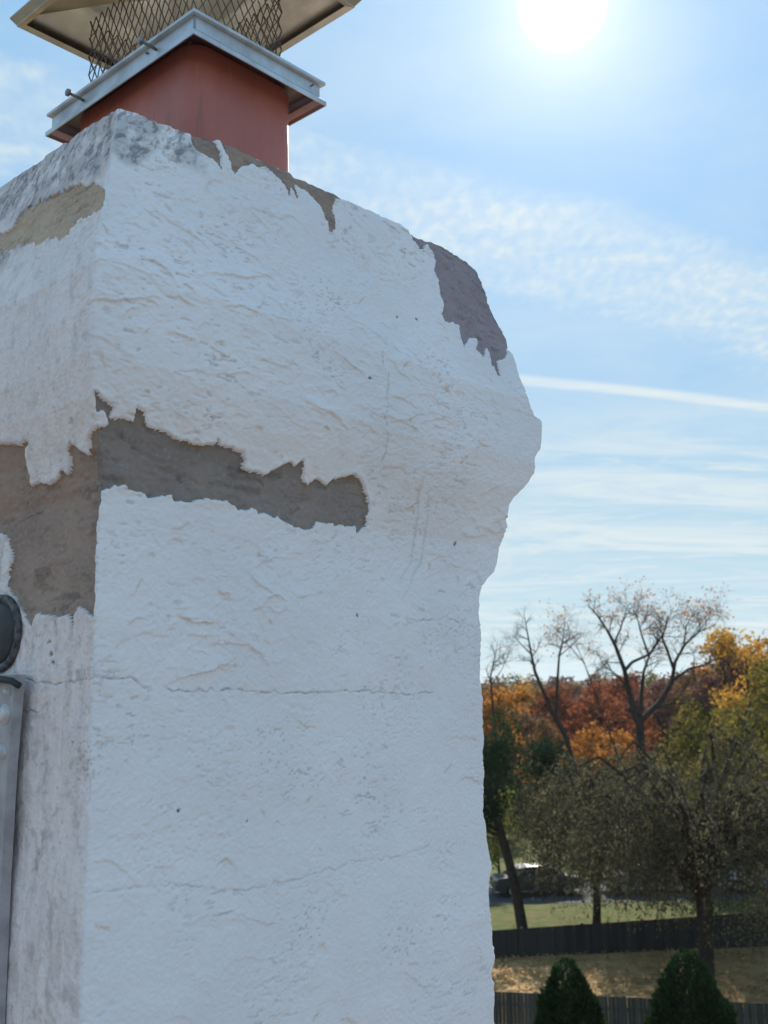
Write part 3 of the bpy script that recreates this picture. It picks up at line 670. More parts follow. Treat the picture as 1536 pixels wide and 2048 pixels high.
wavy_sheet('grass_verge', -60, 80, 59.6, 84, .004, 'green_lawn', amp=.05, seed=12)

def build_hills():
    xs = np.linspace(-900, 1500, 240); ys = np.linspace(430, 1900, 50); X, Y = np.meshgrid(xs, ys)
    t = (Y-430)/1470
    Z = (4 + 20*np.clip(t*1.6, 0, 1)**.8 + 5*fbm(X*.004, Y*.003, 61, 3)*t + 2.2*fbm(X*.06, Y*.03, 63, 3))*np.clip(t*12, 0, 1)
    v = np.stack([X, Y, Z], -1).reshape(-1, 3); I = np.arange(v.shape[0]).reshape(X.shape)
    q = np.stack([I[:-1, :-1], I[:-1, 1:], I[1:, 1:], I[1:, :-1]], -1).reshape(-1, 4)
    link('hills', mesh_np('hills', v, q), 'hill_wood', kind='structure')
build_hills()

def build_house():
    root = empty('house', (0, 0, 0), label='roof and walls of the house that carries the chimney', cat='house')
    m = MB(); sl = -.1643; za = lambda y: 9.3+(y+9)*sl
    pts = [(-9, -9), (9, -9), (9, 4.6), (-9, 4.6)]
    top = [(x, y, za(y)) for x, y in pts]; bot = [(x, y, za(y)-.18) for x, y in pts]
    m.add(top+bot, [(0, 1, 2, 3), (7, 6, 5, 4)]+[(i, i+4, (i+1) % 4+4, (i+1) % 4) for i in range(4)]); link('roof', m.mesh('roof'), 'roof_shingle', root)
    m = MB(); m.box((-8.6, -8.6, 0), (8.6, 4.2, 6.8)); link('wall', m.mesh('wall'), 'house_wall', root)
build_house()

def fence(name, A, B, hA, hB, bw, mat, label, seed):
    rg = random.Random(seed); A = Vector((A[0], A[1], 0)); B = Vector((B[0], B[1], 0)); L = (B-A).length; ang = math.atan2(B.y-A.y, B.x-A.x)
    root = empty(name, A, ang, label=label, cat='fence')
    n = int(L/(bw+.004)); m = MB(); m.box((0, -.010, 0), (bw, .010, 1)); bd = m.mesh('board'); bd.materials.append(MATS[mat])
    for i in range(n):
        o = link('board', bd, None, root); x = i*(bw+.004); h = hA+(hB-hA)*x/L
        o.location = (x, rg.uniform(-.004, .004), .03); o.scale = (rg.uniform(.98, 1), 1, h+rg.uniform(-.004, .004)-.03); o.rotation_euler = (rg.uniform(-.01, .01), rg.uniform(-.003, .003), 0)
    for f in (.18, .82):
        m = MB(); m.box((0, .014, hA*f-.045), (L, .054, hA*f+.045)); rl = link('rail', m.mesh('rail'), mat, root)
    m = MB(); m.box((-.05, .056, 0), (.05, .15, 1)); pm = m.mesh('post'); pm.materials.append(MATS[mat])
    for i in range(int(L/2.4)+1):
        o = link('post', pm, None, root); o.location = (i*2.4, 0, 0); o.scale = (1, 1, hA+(hB-hA)*i*2.4/L+.02)
fence('board_fence', (1.6, 31.87), (14.2, 28.88), 1.8, 1.8, .10, 'fence_wood', 'dark weathered board fence behind the two conical evergreens', 1)
fence('board_fence', (2.6, 42.73), (20.6, 44.60), 1.05, 1.45, .14, 'dark_fence_wood', 'low dark board fence along the far side of the dry lawn', 2)

# ------------------------------------------------------------------ plants
mat_leaf('leaf_rust', [(.085, .028, .016), (.19, .062, .030), (.28, .10, .045)])
mat_leaf('leaf_orange', [(.17, .065, .018), (.36, .15, .03), (.45, .22, .06)])
mat_leaf('leaf_yellow', [(.24, .12, .022), (.44, .23, .035), (.46, .31, .07)])
mat_leaf('leaf_maroon', [(.06, .030, .030), (.105, .050, .045), (.15, .075, .06)])
mat_leaf('leaf_brown', [(.07, .042, .022), (.14, .085, .04), (.20, .13, .06)])
mat_leaf('leaf_olive', [(.055, .06, .018), (.13, .12, .028), (.24, .19, .04)])
mat_leaf('leaf_lime', [(.09, .105, .02), (.18, .19, .035), (.27, .26, .06)])
mat_leaf('leaf_dark', [(.012, .028, .016), (.025, .05, .024), (.05, .075, .03)], .25)
mat_leaf('leaf_cypress', [(.008, .020, .010), (.016, .036, .016), (.04, .068, .025)], .3)
mat_leaf('leaf_umber', [(.045, .048, .030), (.105, .10, .055), (.21, .185, .105)], .35)
mat_leaf('leaf_litter', [(.16, .09, .04), (.32, .19, .08), (.46, .32, .16)], .2)

def seg_mesh(name, segs, kthick=6):
    """segs: rows x0 y0 z0 x1 y1 z1 r0 r1 -> prisms, slim ones three-sided"""
    S = np.array(segs, float); V = []; Q = []; base = 0
    for thick in (True, False):
        s = S[(np.maximum(S[:, 6], S[:, 7]) > .05) == thick]
        if len(s) == 0: continue
        k = kthick if thick else 3
        p0, p1 = s[:, :3], s[:, 3:6]; t = p1-p0; t /= np.linalg.norm(t, axis=1, keepdims=True)+1e-9
        ref = np.where(np.abs(t[:, 2:3]) > .9, [[1., 0, 0]], [[0, 0, 1.]]); a = np.cross(t, ref); a /= np.linalg.norm(a, axis=1, keepdims=True); b = np.cross(t, a)
        an = np.arange(k)*2*math.pi/k; ring = a[:, None]*np.cos(an)[None, :, None]+b[:, None]*np.sin(an)[None, :, None]
        v = np.stack([p0[:, None]+ring*s[:, 6, None, None], p1[:, None]+ring*s[:, 7, None, None]], 1)
        n = len(s); V.append(v.reshape(-1, 3)); I = base+np.arange(n*2*k).reshape(n, 2, k); J = np.roll(I, -1, 2)
        Q.append(np.stack([I[:, 0], J[:, 0], J[:, 1], I[:, 1]], -1).reshape(-1, 4)); base += n*2*k
    return mesh_np(name, np.concatenate(V), np.concatenate(Q), smooth=True)
def leaf_mesh(name, pts, size, rng, tint=None, hang=0.0, aspect=1.0):
    n = len(pts); d = rng.normal(size=(n, 3)); d[:, 2] -= hang*2; d /= np.linalg.norm(d, axis=1, keepdims=True)
    e = np.cross(d, rng.normal(size=(n, 3))); e /= np.linalg.norm(e, axis=1, keepdims=True)
    s = size*rng.uniform(.55, 1.25, (n, 1)); d = d*s*aspect*.5; e = e*s*.5
    v = np.stack([pts-d-e*.45, pts-d*.1+e, pts+d, pts-d*.2-e], 1).reshape(-1, 3)
    q = np.arange(n*4).reshape(n, 4)
    if tint is None: tint = rng.uniform(0, 1, n)
    return mesh_np(name, v, q, tint=np.repeat(np.clip(tint, 0, 1), 4))
def grow(rng, pts, radii, lvl, mx, P, segs, tips):
    """children along a limb; P: n children per level, length ratios, spread, droop"""
    pts = [np.asarray(p, float) for p in pts]
    for i in range(len(pts)-1): segs.append((*pts[i], *pts[i+1], radii[i], radii[i+1]))
    if lvl >= mx: tips.append((pts[-1], lvl)); tips.append(((pts[-1]+pts[-2])/2, lvl)); return
    total = sum(np.linalg.norm(pts[i+1]-pts[i]) for i in range(len(pts)-1))
    for c in range(P['n'][lvl]):
        f = P['from'][lvl] + (1-P['from'][lvl])*(c+rng.uniform(.2, 1))/P['n'][lvl]; f = min(f, .995)
        x = f*(len(pts)-1); i = int(x); u = x-i; p = pts[i]*(1-u)+pts[i+1]*u; r = (radii[i]*(1-u)+radii[i+1]*u)
        t = pts[i+1]-pts[i]; t /= np.linalg.norm(t)+1e-9
        side = np.cross(t, rng.normal(size=3)); side /= np.linalg.norm(side)+1e-9
        sp = P['spread'][lvl]*rng.uniform(.6, 1.3); d = t*math.cos(sp)+side*math.sin(sp); d[2] += P.get('up', 0.0)
        ln = P['len'][lvl]*rng.uniform(.6, 1.25)*(1.15-.5*f); k = P.get('seg', 4); q = [p]; rr = [min(r*.75, P['rad'][lvl])]
        for s_ in range(k):
            d = d + rng.normal(size=3)*P['wob'] + np.array([0, 0, -P.get('droop', 0.)*(s_+1)/k*(lvl >= P.get('droop_from', 0))]); d /= np.linalg.norm(d)
            q.append(q[-1]+d*ln/k); rr.append(rr[0]*(1-.75*(s_+1)/k))
        grow(rng, q, rr, lvl+1, mx, P, segs, tips)
def tree_things(name, base, segs, crown, bark, leafmat, label, group=None, cat='tree', trunk_name='trunk', crown_name='crown'):
    root = empty(name, base, label=label, cat=cat, group=group)
    if segs: link(trunk_name, seg_mesh(trunk_name, segs), bark, root)
    if crown is not None: link(crown_name, crown, leafmat, root)
    return root

def broad_tree(seed, H, W, nleaf, lsize, trunk_frac=.28, shape=1.0, cl=.42):
    """trunk and leafy crown around the origin; returns trunk segments and leaf points"""
    rng = np.random.default_rng(seed); segs = []; tips = []
    lean = rng.normal(0, .03*H, 2); tr = [np.array([0, 0, 0.]), np.array([lean[0]*.3, lean[1]*.3, H*trunk_frac]), np.array([lean[0]*.7, lean[1]*.7, H*.6]), np.array([lean[0], lean[1], H*.9])]
    r = .022*H
    P = dict(n=[11, 6, 4], **{'from': [.28, .25, .2]}, spread=[.95, .7, .7], len=[W*.52*shape, W*.24, W*.12], rad=[r*.5, r*.2, r*.08], wob=.16, up=.12, seg=4)
    grow(rng, tr, [r, r*.75, r*.45, r*.12], 0, 3, P, segs, tips)
    tp = np.array([t[0] for t in tips]); c = tp[rng.integers(0, len(tp), nleaf)]
    pts = c + rng.normal(size=(nleaf, 3))*np.array([1, 1, .75])*W*.055*(cl/.42)
    pts = pts[pts[:, 2] > H*.12]
    # keep the outline ragged: thin out by clumps
    clump = np.sin(pts[:, 0]*5.3/W*3+seed)*np.sin(pts[:, 1]*4.7/W*3+seed*2)*np.sin(pts[:, 2]*6.1/H*3+seed*3)
    keep = clump+rng.uniform(-.6, .9, len(pts)) > -.25; pts = pts[keep]
    tint = .5+.35*clump[keep]+rng.normal(0, .2, len(pts))
    return segs, leaf_mesh('crown', pts, lsize, rng, tint)

# prototypes for the wood behind, copied with obj.copy()
ORD = ['first', 'second', 'third', 'fourth', 'fifth', 'sixth', 'seventh', 'eighth', 'ninth', 'tenth', 'eleventh', 'twelfth', 'thirteenth', 'fourteenth', 'fifteenth', 'sixteenth', 'seventeenth', 'eighteenth', 'nineteenth', 'twentieth', 'twenty-first', 'twenty-second', 'twenty-third', 'twenty-fourth']
def build_wood():
    protos = []
    for i in range(5):
        segs, cr = broad_tree(100+i, 10.0, 7.5, 3400, .40); protos.append((seg_mesh('trunk', segs, 5), cr))
    for t, c in protos: t.materials.append(MATS['bark']); c.materials.append(MATS['leaf_rust'])
    K = {'rust': ('leaf_rust', 'rust-red autumn tree of the wood behind'), 'maroon': ('leaf_maroon', 'dark maroon autumn tree of the wood behind'), 'orange': ('leaf_orange', 'bright orange autumn tree of the wood behind'),
         'brown': ('leaf_brown', 'dull brown autumn tree of the wood behind'), 'yellow': ('leaf_yellow', 'golden yellow tree of the wood behind'), 'olive': ('leaf_olive', 'olive green tree of the wood behind')}
    # slope (x over y), distance, height, width scale, kind
    L = [(.105, 128, 10.2, 1.0, 'brown'), (.118, 104, 9.6, .9, 'orange'), (.128, 150, 11.2, 1.0, 'yellow'), (.140, 122, 10.4, 1.1, 'brown'), (.150, 165, 11.5, 1., 'maroon'),
         (.158, 112, 9.8, 1.1, 'rust'), (.172, 128, 10.4, 1.1, 'maroon'), (.185, 110, 10.3, 1.15, 'rust'), (.198, 124, 10.8, 1.1, 'rust'), (.210, 106, 9.9, 1.2, 'rust'),
         (.222, 118, 10.9, 1.1, 'rust'), (.236, 108, 9.9, 1.1, 'maroon'), (.250, 122, 10.9, 1.1, 'maroon'), (.262, 112, 10.0, 1., 'brown'), (.275, 128, 11.0, 1.1, 'brown'),
         (.290, 118, 10.9, 1.1, 'brown'), (.305, 128, 12.2, 1.1, 'maroon'), (.322, 112, 12.2, 1.1, 'brown'), (.340, 120, 13.5, 1.2, 'orange'), (.355, 110, 13.2, 1.2, 'yellow'),
         (.148, 92, 7.4, .9, 'brown'), (.170, 88, 6.3, .85, 'orange'), (.190, 90, 7.0, .95, 'orange'), (.205, 84, 6.0, .85, 'orange'), (.222, 90, 6.9, .95, 'orange'), (.238, 86, 6.4, .9, 'rust'),
         (.160, 96, 7.8, 1., 'rust'), (.215, 98, 8.4, 1., 'rust'), (.112, 92, 8.5, .9, 'brown'), (.125, 98, 8.4, .9, 'maroon'),
         (.10, 190, 12, 1.1, 'brown'), (.115, 230, 13, 1.1, 'olive'), (.135, 210, 12.6, 1.2, 'brown'), (.155, 240, 13.5, 1.2, 'maroon'), (.175, 200, 12.2, 1.2, 'brown'), (.20, 230, 13, 1.2, 'brown'), (.225, 205, 12.4, 1.2, 'maroon'), (.25, 240, 13.4, 1.2, 'olive'), (.28, 215, 13., 1.2, 'brown'), (.305, 190, 13, 1.2, 'brown'),
         (.08, 140, 10, 1, 'rust'), (.06, 130, 10, 1, 'brown'), (.385, 120, 12, 1.1, 'orange'), (.41, 110, 12, 1.1, 'brown')]
    rg = random.Random(5)
    order = {k: sorted([l for l in L if l[4] == k]) for k in K}
    for i, (sx, Y, H, wsc, k) in enumerate(L):
        tm, cm = protos[i % 5]
        root = empty('autumn_tree', (sx*Y, Y, 0), rg.uniform(0, 6.28), label=K[k][1]+', '+ORD[order[k].index(L[i])]+' of its colour from the left', cat='tree', group=k+' trees of the autumn wood')
        h = H/10.4*(.90 if sx < .30 else .98); s = h*wsc; root.scale = (s, s, h)
        t = bpy.data.objects.new('trunk', tm); COL.objects.link(t); t.parent = root
        c = bpy.data.objects.new('crown', cm); COL.objects.link(c); c.parent = root
        c.material_slots[0].link = 'OBJECT'; c.material_slots[0].material = MATS[K[k][0]]
build_wood()

def limb_path(base, pts, rng, dep=.6):
    """pts: side offset and height in metres; adds some depth so the limbs spread in all directions"""
    out = []; y = 0
    for i, (x, z) in enumerate(pts):
        if i: y += rng.normal(0, dep)
        out.append(np.array([x, y, z]))
    return out
def build_bare_trees():
    rng = np.random.default_rng(42)
    # tall bare tree, several limbs from a low fork
    B = (18.1, 78, 0); k = .0362; ox, oy = 1275, 1662
    cv = lambda l: [((x-ox)*k*1.07, (lambda q: q if q < 9 else 9+(q-9)*.92)((oy+8-y)*k)) for x, y in l]
    segs = []; tips = []
    main = [([(1275, 1693), (1278, 1600), (1274, 1520), (1276, 1450)], .42, .30, 0),
            ([(1272, 1455), (1260, 1390), (1252, 1345), (1235, 1290), (1222, 1258), (1205, 1226), (1188, 1203)], .24, .03, 1), ([(1252, 1348), (1268, 1328), (1300, 1312), (1318, 1284), (1328, 1262), (1338, 1228)], .15, .02, 1),
            ([(1276, 1455), (1284, 1400), (1290, 1350), (1304, 1310), (1318, 1280)], .19, .03, 1), ([(1280, 1450), (1318, 1414), (1342, 1372), (1349, 1330), (1368, 1292), (1395, 1266), (1428, 1250)], .23, .025, 1),
            ([(1346, 1345), (1336, 1305), (1328, 1276), (1342, 1240), (1350, 1215)], .13, .02, 1), ([(1345, 1368), (1372, 1345), (1400, 1338), (1432, 1322)], .12, .02, 1), ([(1262, 1395), (1240, 1360), (1215, 1335), (1200, 1300)], .10, .02, 1),
            ([(1300, 1430), (1340, 1418), (1380, 1420), (1420, 1412)], .12, .02, 1), ([(1235, 1290), (1250, 1255), (1262, 1220), (1275, 1196)], .09, .015, 1), ([(1300, 1312), (1290, 1270), (1285, 1230), (1290, 1200)], .09, .015, 1), ([(1368, 1292), (1375, 1250), (1392, 1222)], .08, .015, 1), ([(1240, 1560), (1225, 1500), (1205, 1430), (1190, 1370), (1180, 1330), (1165, 1275), (1152, 1235)], .08, .015, 1), ([(1180, 1330), (1150, 1290), (1125, 1262)], .05, .012, 1), ([(1395, 1266), (1420, 1235), (1440, 1222)], .05, .012, 1)]
    P = dict(n=[0, 9, 6, 4], **{'from': [.3, .34, .15, .1]}, spread=[.8, .95, .8, .8], len=[0, 2.1, 1.15, .55], rad=[.05, .050, .024, .013], wob=.22, up=.02, seg=4)
    for pts, r0, r1, lv in main:
        p = limb_path(B, cv(pts), rng, .25 if lv else .02); n = len(p); rad = [r0+(r1-r0)*i/(n-1) for i in range(n)]
        if lv == 0: P0 = dict(P); P0['n'] = [0, 0, 0, 0]; grow(rng, p, rad, 0, 1, P0, segs, [])
        else: grow(rng, p, rad, 1, 4, P, segs, tips)
    tp = np.array([t[0] for t in tips]); tp = tp[tp[:, 2] > 10.2]; c = tp[rng.integers(0, len(tp), 3000)]; pts = c+rng.normal(size=(3000, 3))*.16
    hi = pts[:, 2] > 13.6+rng.normal(0, 1.3, 3000); pts = pts[hi]
    root = tree_things('bare_tree', B, segs, leaf_mesh('leaves', pts, .14, rng), 'bark', 'leaf_orange', 'tall bare tree with forked dark limbs and a few orange leaves against the sky', crown_name='leaves')
    # slim bare tree, left
    B = (13.3, 75, 0); k = .0348; ox, oy = 1172, 1705; cv = lambda l: [((x-ox)*k, (oy-y)*k) for x, y in l]
    segs = []; tips = []
    for pts, r0, r1 in (([(1172, 1705), (1163, 1600), (1142, 1505), (1108, 1432), (1086, 1374), (1081, 1340), (1075, 1292), (1070, 1256)], .26, .015), ([(1124, 1466), (1129, 1410), (1136, 1345), (1146, 1305), (1152, 1262)], .14, .012), ([(1081, 1340), (1062, 1320), (1044, 1298)], .06, .01), ([(1136, 1345), (1165, 1322), (1185, 1302)], .05, .01)):
        p = limb_path(B, cv(pts), rng, .15); n = len(p); rad = [r0+(r1-r0)*i/(n-1) for i in range(n)]
        P['from'] = [.3, .55, .15, .1]; P['len'] = [0, 1.7, .9, .5]; P['n'] = [0, 10, 5, 3]
        grow(rng, p, rad, 1, 4, P, segs, tips)
    tree_things('bare_tree', B, segs, None, 'bark', None, 'slim leafless tree with a leaning double stem, left of the tall one')
    # thin twigs beside the chimney
    B = (7.6, 74, 0); k = .0343; ox, oy = 990, 1707; cv = lambda l: [((x-ox)*k, (oy-y)*k) for x, y in l]; segs = []; tips = []
    for pts, r0, r1 in (([(990, 1707), (986, 1560), (978, 1450), (975, 1380), (985, 1345), (992, 1310)], .16, .01), ([(976, 1400), (1000, 1365), (1018, 1330)], .05, .01)):
        p = limb_path(B, cv(pts), rng, .1); n = len(p); grow(rng, p, [r0+(r1-r0)*i/(n-1) for i in range(n)], 1, 4, P, segs, tips)
    tree_things('bare_tree', B, segs, None, 'bark', None, 'thin leafless tree just beside the chimney edge')
build_bare_trees()

def weeping(seed, base, H, W, nlimb, strand_len, nleaf, lsize, label, bark, leafmat, trunk_r, fork=.35, name='weeping_tree', lean=(0, 0), nstr=9, stw=.012):
    rng = np.random.default_rng(seed); segs = []; pts = []
    fk = np.array([lean[0], lean[1], H*fork]); segs.append((0, 0, 0, *(fk*.5+[.08, 0, 0]), trunk_r, trunk_r*.85)); segs.append((*(fk*.5+[.08, 0, 0]), *fk, trunk_r*.85, trunk_r*.7))
    for i in range(nlimb):
        az = 2*math.pi*(i*.381966+rng.uniform(0, .08)); R = W*.5*rng.uniform(.25, 1.0)**.6; top = H*rng.uniform(.60, 1.04)*(1.0-.18*R/(W*.5)); p = fk.copy(); r = trunk_r*.38; path = [p]
        for s in range(1, 7):
            t = s/6; rr = R*t; zz = fk[2]+(top-fk[2])*math.sin(min(1, t*1.25)*math.pi/2)*(1-.25*max(0, t-.7)/.3); a2 = az+rng.normal(0, .10)
            path.append(np.array([fk[0]+rr*math.cos(a2), fk[1]+rr*math.sin(a2), zz]))
        for s in range(6): segs.append((*path[s], *path[s+1], r*(1-s/6.5), r*(1-(s+1)/6.5)))
        for j in range(nstr):
            t = rng.uniform(.25, 1.0); x = t*6; s = min(5, int(x)); u = x-s; q = path[s]*(1-u)+path[s+1]*u; d = np.array([math.cos(az), math.sin(az), .25])*.7+rng.normal(size=3)*.55; ln = strand_len*rng.uniform(.5, 1.15)
            prev = q; n = 7
            for k in range(n):
                d = d + np.array([0, 0, -.42]) + rng.normal(size=3)*.13; d /= np.linalg.norm(d); nx = prev+d*ln/n
                if nx[2] < 1.0+.5*math.sin(q[0]*3): break
                segs.append((*prev, *nx, stw*(1-k/n*.6), stw*(1-(k+1)/n*.6))); 
                for _ in range(max(1, int(nleaf/(nlimb*nstr*n)))): pts.append(prev+(nx-prev)*rng.uniform()+rng.normal(size=3)*.07)
                if rng.random() < .6:                       # side twig
                    dd = d+rng.normal(size=3)*.7; dd[2] -= .3; dd /= np.linalg.norm(dd); tw = prev+dd*ln*.22; segs.append((*prev, *tw, stw*.6, stw*.3)); pts.append(tw); pts.append((prev+tw)/2)
                prev = nx
    pts = np.array(pts); tint = .5+.3*np.sin(pts[:, 0]*2.1)*np.sin(pts[:, 2]*1.7+pts[:, 1])+rng.normal(0, .22, len(pts))
    return tree_things(name, base, segs, leaf_mesh('crown', pts, lsize, rng, tint, hang=.6, aspect=1.7), bark, leafmat, label)
weeping(3, (10.93, 39.3, 0), 9.3, 10.8, 50, 3.7, 34000, .062, 'large grey-brown weeping tree standing on the dry lawn', 'bark', 'leaf_umber', .30, .30, nstr=15, stw=.009)
weeping(4, (8.9, 48.6, 0), 7.9, 6.6, 38, 3.5, 24000, .08, 'smaller umber weeping tree behind the far fence', 'bark', 'leaf_umber', .20, .28, nstr=14, stw=.010)
weeping(5, (13.2, 47.0, 0), 8.4, 7.6, 32, 3.6, 17000, .085, 'dark bushy weeping tree right behind the far fence', 'bark', 'leaf_umber', .30, .26, nstr=13, stw=.010)
weeping(6, (19.2, 62.0, 0), 10.5, 7.8, 30, 3.4, 16000, .12, 'green weeping willow below the golden trees on the right', 'bark', 'leaf_olive', .30, .34, name='willow_tree', nstr=14)
weeping(7, (23.4, 66.0, 0), 11.2, 7.5, 26, 3.6, 13000, .13, 'yellow-green weeping willow at the right picture edge', 'bark', 'leaf_lime', .30, .36, name='willow_tree', nstr=14)
weeping(8, (16.2, 46.2, 0), 10.2, 8.2, 34, 3.2, 22000, .095, 'tall olive-yellow weeping tree at the right end of the far fence', 'bark', 'leaf_olive', .26, .32, nstr=14, stw=.010)

def single_trees():
    def one(seed, base, H, W, n, ls, leaf, label, bark='bark', name='tree', tf=.28):
        segs, cr = broad_tree(seed, H, W, n, ls, tf); return tree_things(name, base, segs, cr, bark, leaf, label)
    one(31, (29.0, 86, 0), 14.0, 8.5, 5200, .30, 'leaf_yellow', 'golden yellow tree rising above the wood at the right edge', name='golden_tree')
    one(32, (29.9, 96, 0), 14.6, 5.4, 3600, .32, 'leaf_maroon', 'dark purple-brown tree top beside the golden tree', name='purple_tree')
    one(33, (8.9, 84, 0), 10.3, 4.6, 3600, .26, 'leaf_orange', 'round orange tree nearest the chimney', name='orange_tree')
    one(34, (9.9, 66, 0), 6.4, 4.4, 4600, .20, 'leaf_dark', 'dark green tree in front of the orange trees', name='evergreen_tree', tf=.12)
    one(35, (5.9, 60, 0), 4.2, 3.2, 3200, .17, 'leaf_lime', 'lime green shrub tree beside the dark leaning trunk', name='lime_tree', tf=.15)
    one(36, (9.35, 57.6+3.4, 0), 4.1, 2.2, 2600, .15, 'leaf_orange', 'little orange tree above the parked cars', name='orange_tree')
    one(37, (24.6, 72, 0), 11.0, 7.0, 4800, .24, 'leaf_olive', 'olive tree between the willows and the golden tree', name='olive_tree')
    # dark leaning trunk with dark crown beside the chimney
    rng = np.random.default_rng(77); segs = []; tips = []
    tr = [np.array(p) for p in ((0, 0, 0), (-.16, .02, 1.2), (-.42, .05, 2.6), (-.85, .0, 4.3), (-1.25, .1, 5.8), (-1.35, .1, 8.2))]
    P = dict(n=[13, 6, 4], **{'from': [.52, .25, .2]}, spread=[.9, .7, .7], len=[2.1, 1.0, .55], rad=[.10, .04, .02], wob=.18, up=.05, seg=4)
    grow(rng, tr, [.27, .24, .22, .20, .15, .04], 0, 3, P, segs, tips)
    tp = np.array([t[0] for t in tips]); n = 4200; pts = tp[rng.integers(0, len(tp), n)]+rng.normal(size=(n, 3))*.26
    tint = np.clip((pts[:, 2]-5)/5, 0, 1)*.6+rng.normal(.2, .2, n)
    tree_things('leaning_tree', (5.62, 48.2, 0), segs, leaf_mesh('crown', pts, .15, rng, tint), 'bark', 'leaf_dark', 'tree with a dark leaning trunk and dark crown beside the chimney')
    # shrubs under the wood
    protos = []
    for i in range(3):
        segs, cr = broad_tree(200+i, 3.0, 3.6, 1500, .26, .08, 1.0); cr.materials.append(MATS['leaf_dark']); st = seg_mesh('stem', segs, 4); st.materials.append(MATS['bark']); protos.append((st, cr))
    rg = random.Random(9); cntk = {}
    for i in range(34):
        Y = rg.uniform(63, 98); sx = .095+.30*(i+rg.random())/34; k = rg.choice(['leaf_dark', 'leaf_dark', 'leaf_brown', 'leaf_olive'])
        lab = {'leaf_dark': 'dark green shrub in the undergrowth beyond the street', 'leaf_brown': 'brown shrub in the undergrowth beyond the street', 'leaf_olive': 'olive shrub in the undergrowth beyond the street'}[k]
        cntk[k] = cntk.get(k, 0)+1
        root = empty('shrub', (sx*Y, Y, 0), rg.uniform(0, 6), label=lab+', '+ORD[cntk[k]-1]+' of its kind from the left', cat='shrub', group=k[5:]+' undergrowth shrubs'); s = rg.uniform(.8, 1.35); root.scale = (s, s, s)
        st, cm = protos[i % 3]
        a = bpy.data.objects.new('stem', st); COL.objects.link(a); a.parent = root; c = bpy.data.objects.new('foliage', cm); COL.objects.link(c); c.parent = root
        c.material_slots[0].link = 'OBJECT'; c.material_slots[0].material = MATS[k]
single_trees()

def conical(seed, base, H, Rb, label):
    rng = np.random.default_rng(seed); n = 34000
    t = 1-np.sqrt(rng.uniform(0, 1, n)); z = .12+t*(H-.12); prof = Rb*np.power(np.clip(1-t, 0, 1), .60)*(1-.25*np.exp(-t*9))
    az = rng.uniform(0, 2*math.pi, n); lump = 1+.12*np.sin(az*4+z*2.3+seed)+.10*np.sin(az*7-z*4.3+seed*2)+.07*np.sin(z*9+az*2+seed*3)
    r = prof*lump*(1-.30*rng.uniform(0, 1, n)**2)+.02; p = np.stack([r*np.cos(az), r*np.sin(az), z], -1)
    d = np.stack([np.cos(az)*.55, np.sin(az)*.55, np.ones(n)*.9], -1)+rng.normal(size=(n, 3))*.28; d /= np.linalg.norm(d, axis=1, keepdims=True)
    e = np.cross(d, rng.normal(size=(n, 3))); e /= np.linalg.norm(e, axis=1, keepdims=True); s = rng.uniform(.05, .11, (n, 1))
    v = np.stack([p-d*s*.3-e*s*.20, p+e*s*.42, p+d*s, p-e*s*.42], 1).reshape(-1, 3)
    cr = mesh_np('foliage', v, np.arange(n*4).reshape(n, 4), tint=np.repeat(np.clip(rng.normal(.45, .25, n), 0, 1), 4))
    segs = [(0, 0, 0, 0, 0, H*.5, .07, .05), (0, 0, H*.5, 0, 0, H*.92, .05, .01)]
    for i in range(60):
        zz = rng.uniform(.2, H*.85); a = rng.uniform(0, 6.28); rr = Rb*(1-zz/H)**.72*.7; segs.append((0, 0, zz, rr*math.cos(a), rr*math.sin(a), zz+rr*.8, .018, .006))
    tree_things('conical_evergreen', base, segs, cr, 'bark', 'leaf_cypress', label, crown_name='foliage', group='conical evergreens before the board fence')
conical(1, (3.85, 25.0, 0), 4.18, 1.30, 'slimmer conical evergreen nearer the chimney, before the board fence')
conical(2, (6.55, 25.0, 0), 4.32, 1.50, 'broader conical evergreen to the right, before the board fence')

def litter():
    rng = np.random.default_rng(8); n = 20000; p = np.stack([rng.uniform(-2, 19, n), rng.uniform(30, 44.2, n), np.zeros(n)], -1)
    dens = fbm(p[:, 0]*.5, p[:, 1]*.9, 33, 3) > rng.uniform(-.6, .5, n); p = p[dens]; p[:, 2] = .135+rng.uniform(0, .02, len(p))
    n = len(p); d = rng.normal(size=(n, 3)); d[:, 2] *= .25; d /= np.linalg.norm(d, axis=1, keepdims=True); e = np.cross(d, np.array([0, 0, 1.])+rng.normal(size=(n, 3))*.25); e /= np.linalg.norm(e, axis=1, keepdims=True); s = rng.uniform(.04, .09, (n, 1))
    v = np.stack([p-d*s, p+e*s*.7, p+d*s, p-e*s*.7], 1).reshape(-1, 3); me = mesh_np('fallen_leaves', v, np.arange(n*4).reshape(n, 4), tint=np.repeat(rng.uniform(0, 1, n), 4))
    link('fallen_leaves', me, 'leaf_litter', kind='stuff', label='fallen brown leaves scattered over the dry lawn', cat='leaves')
litter()

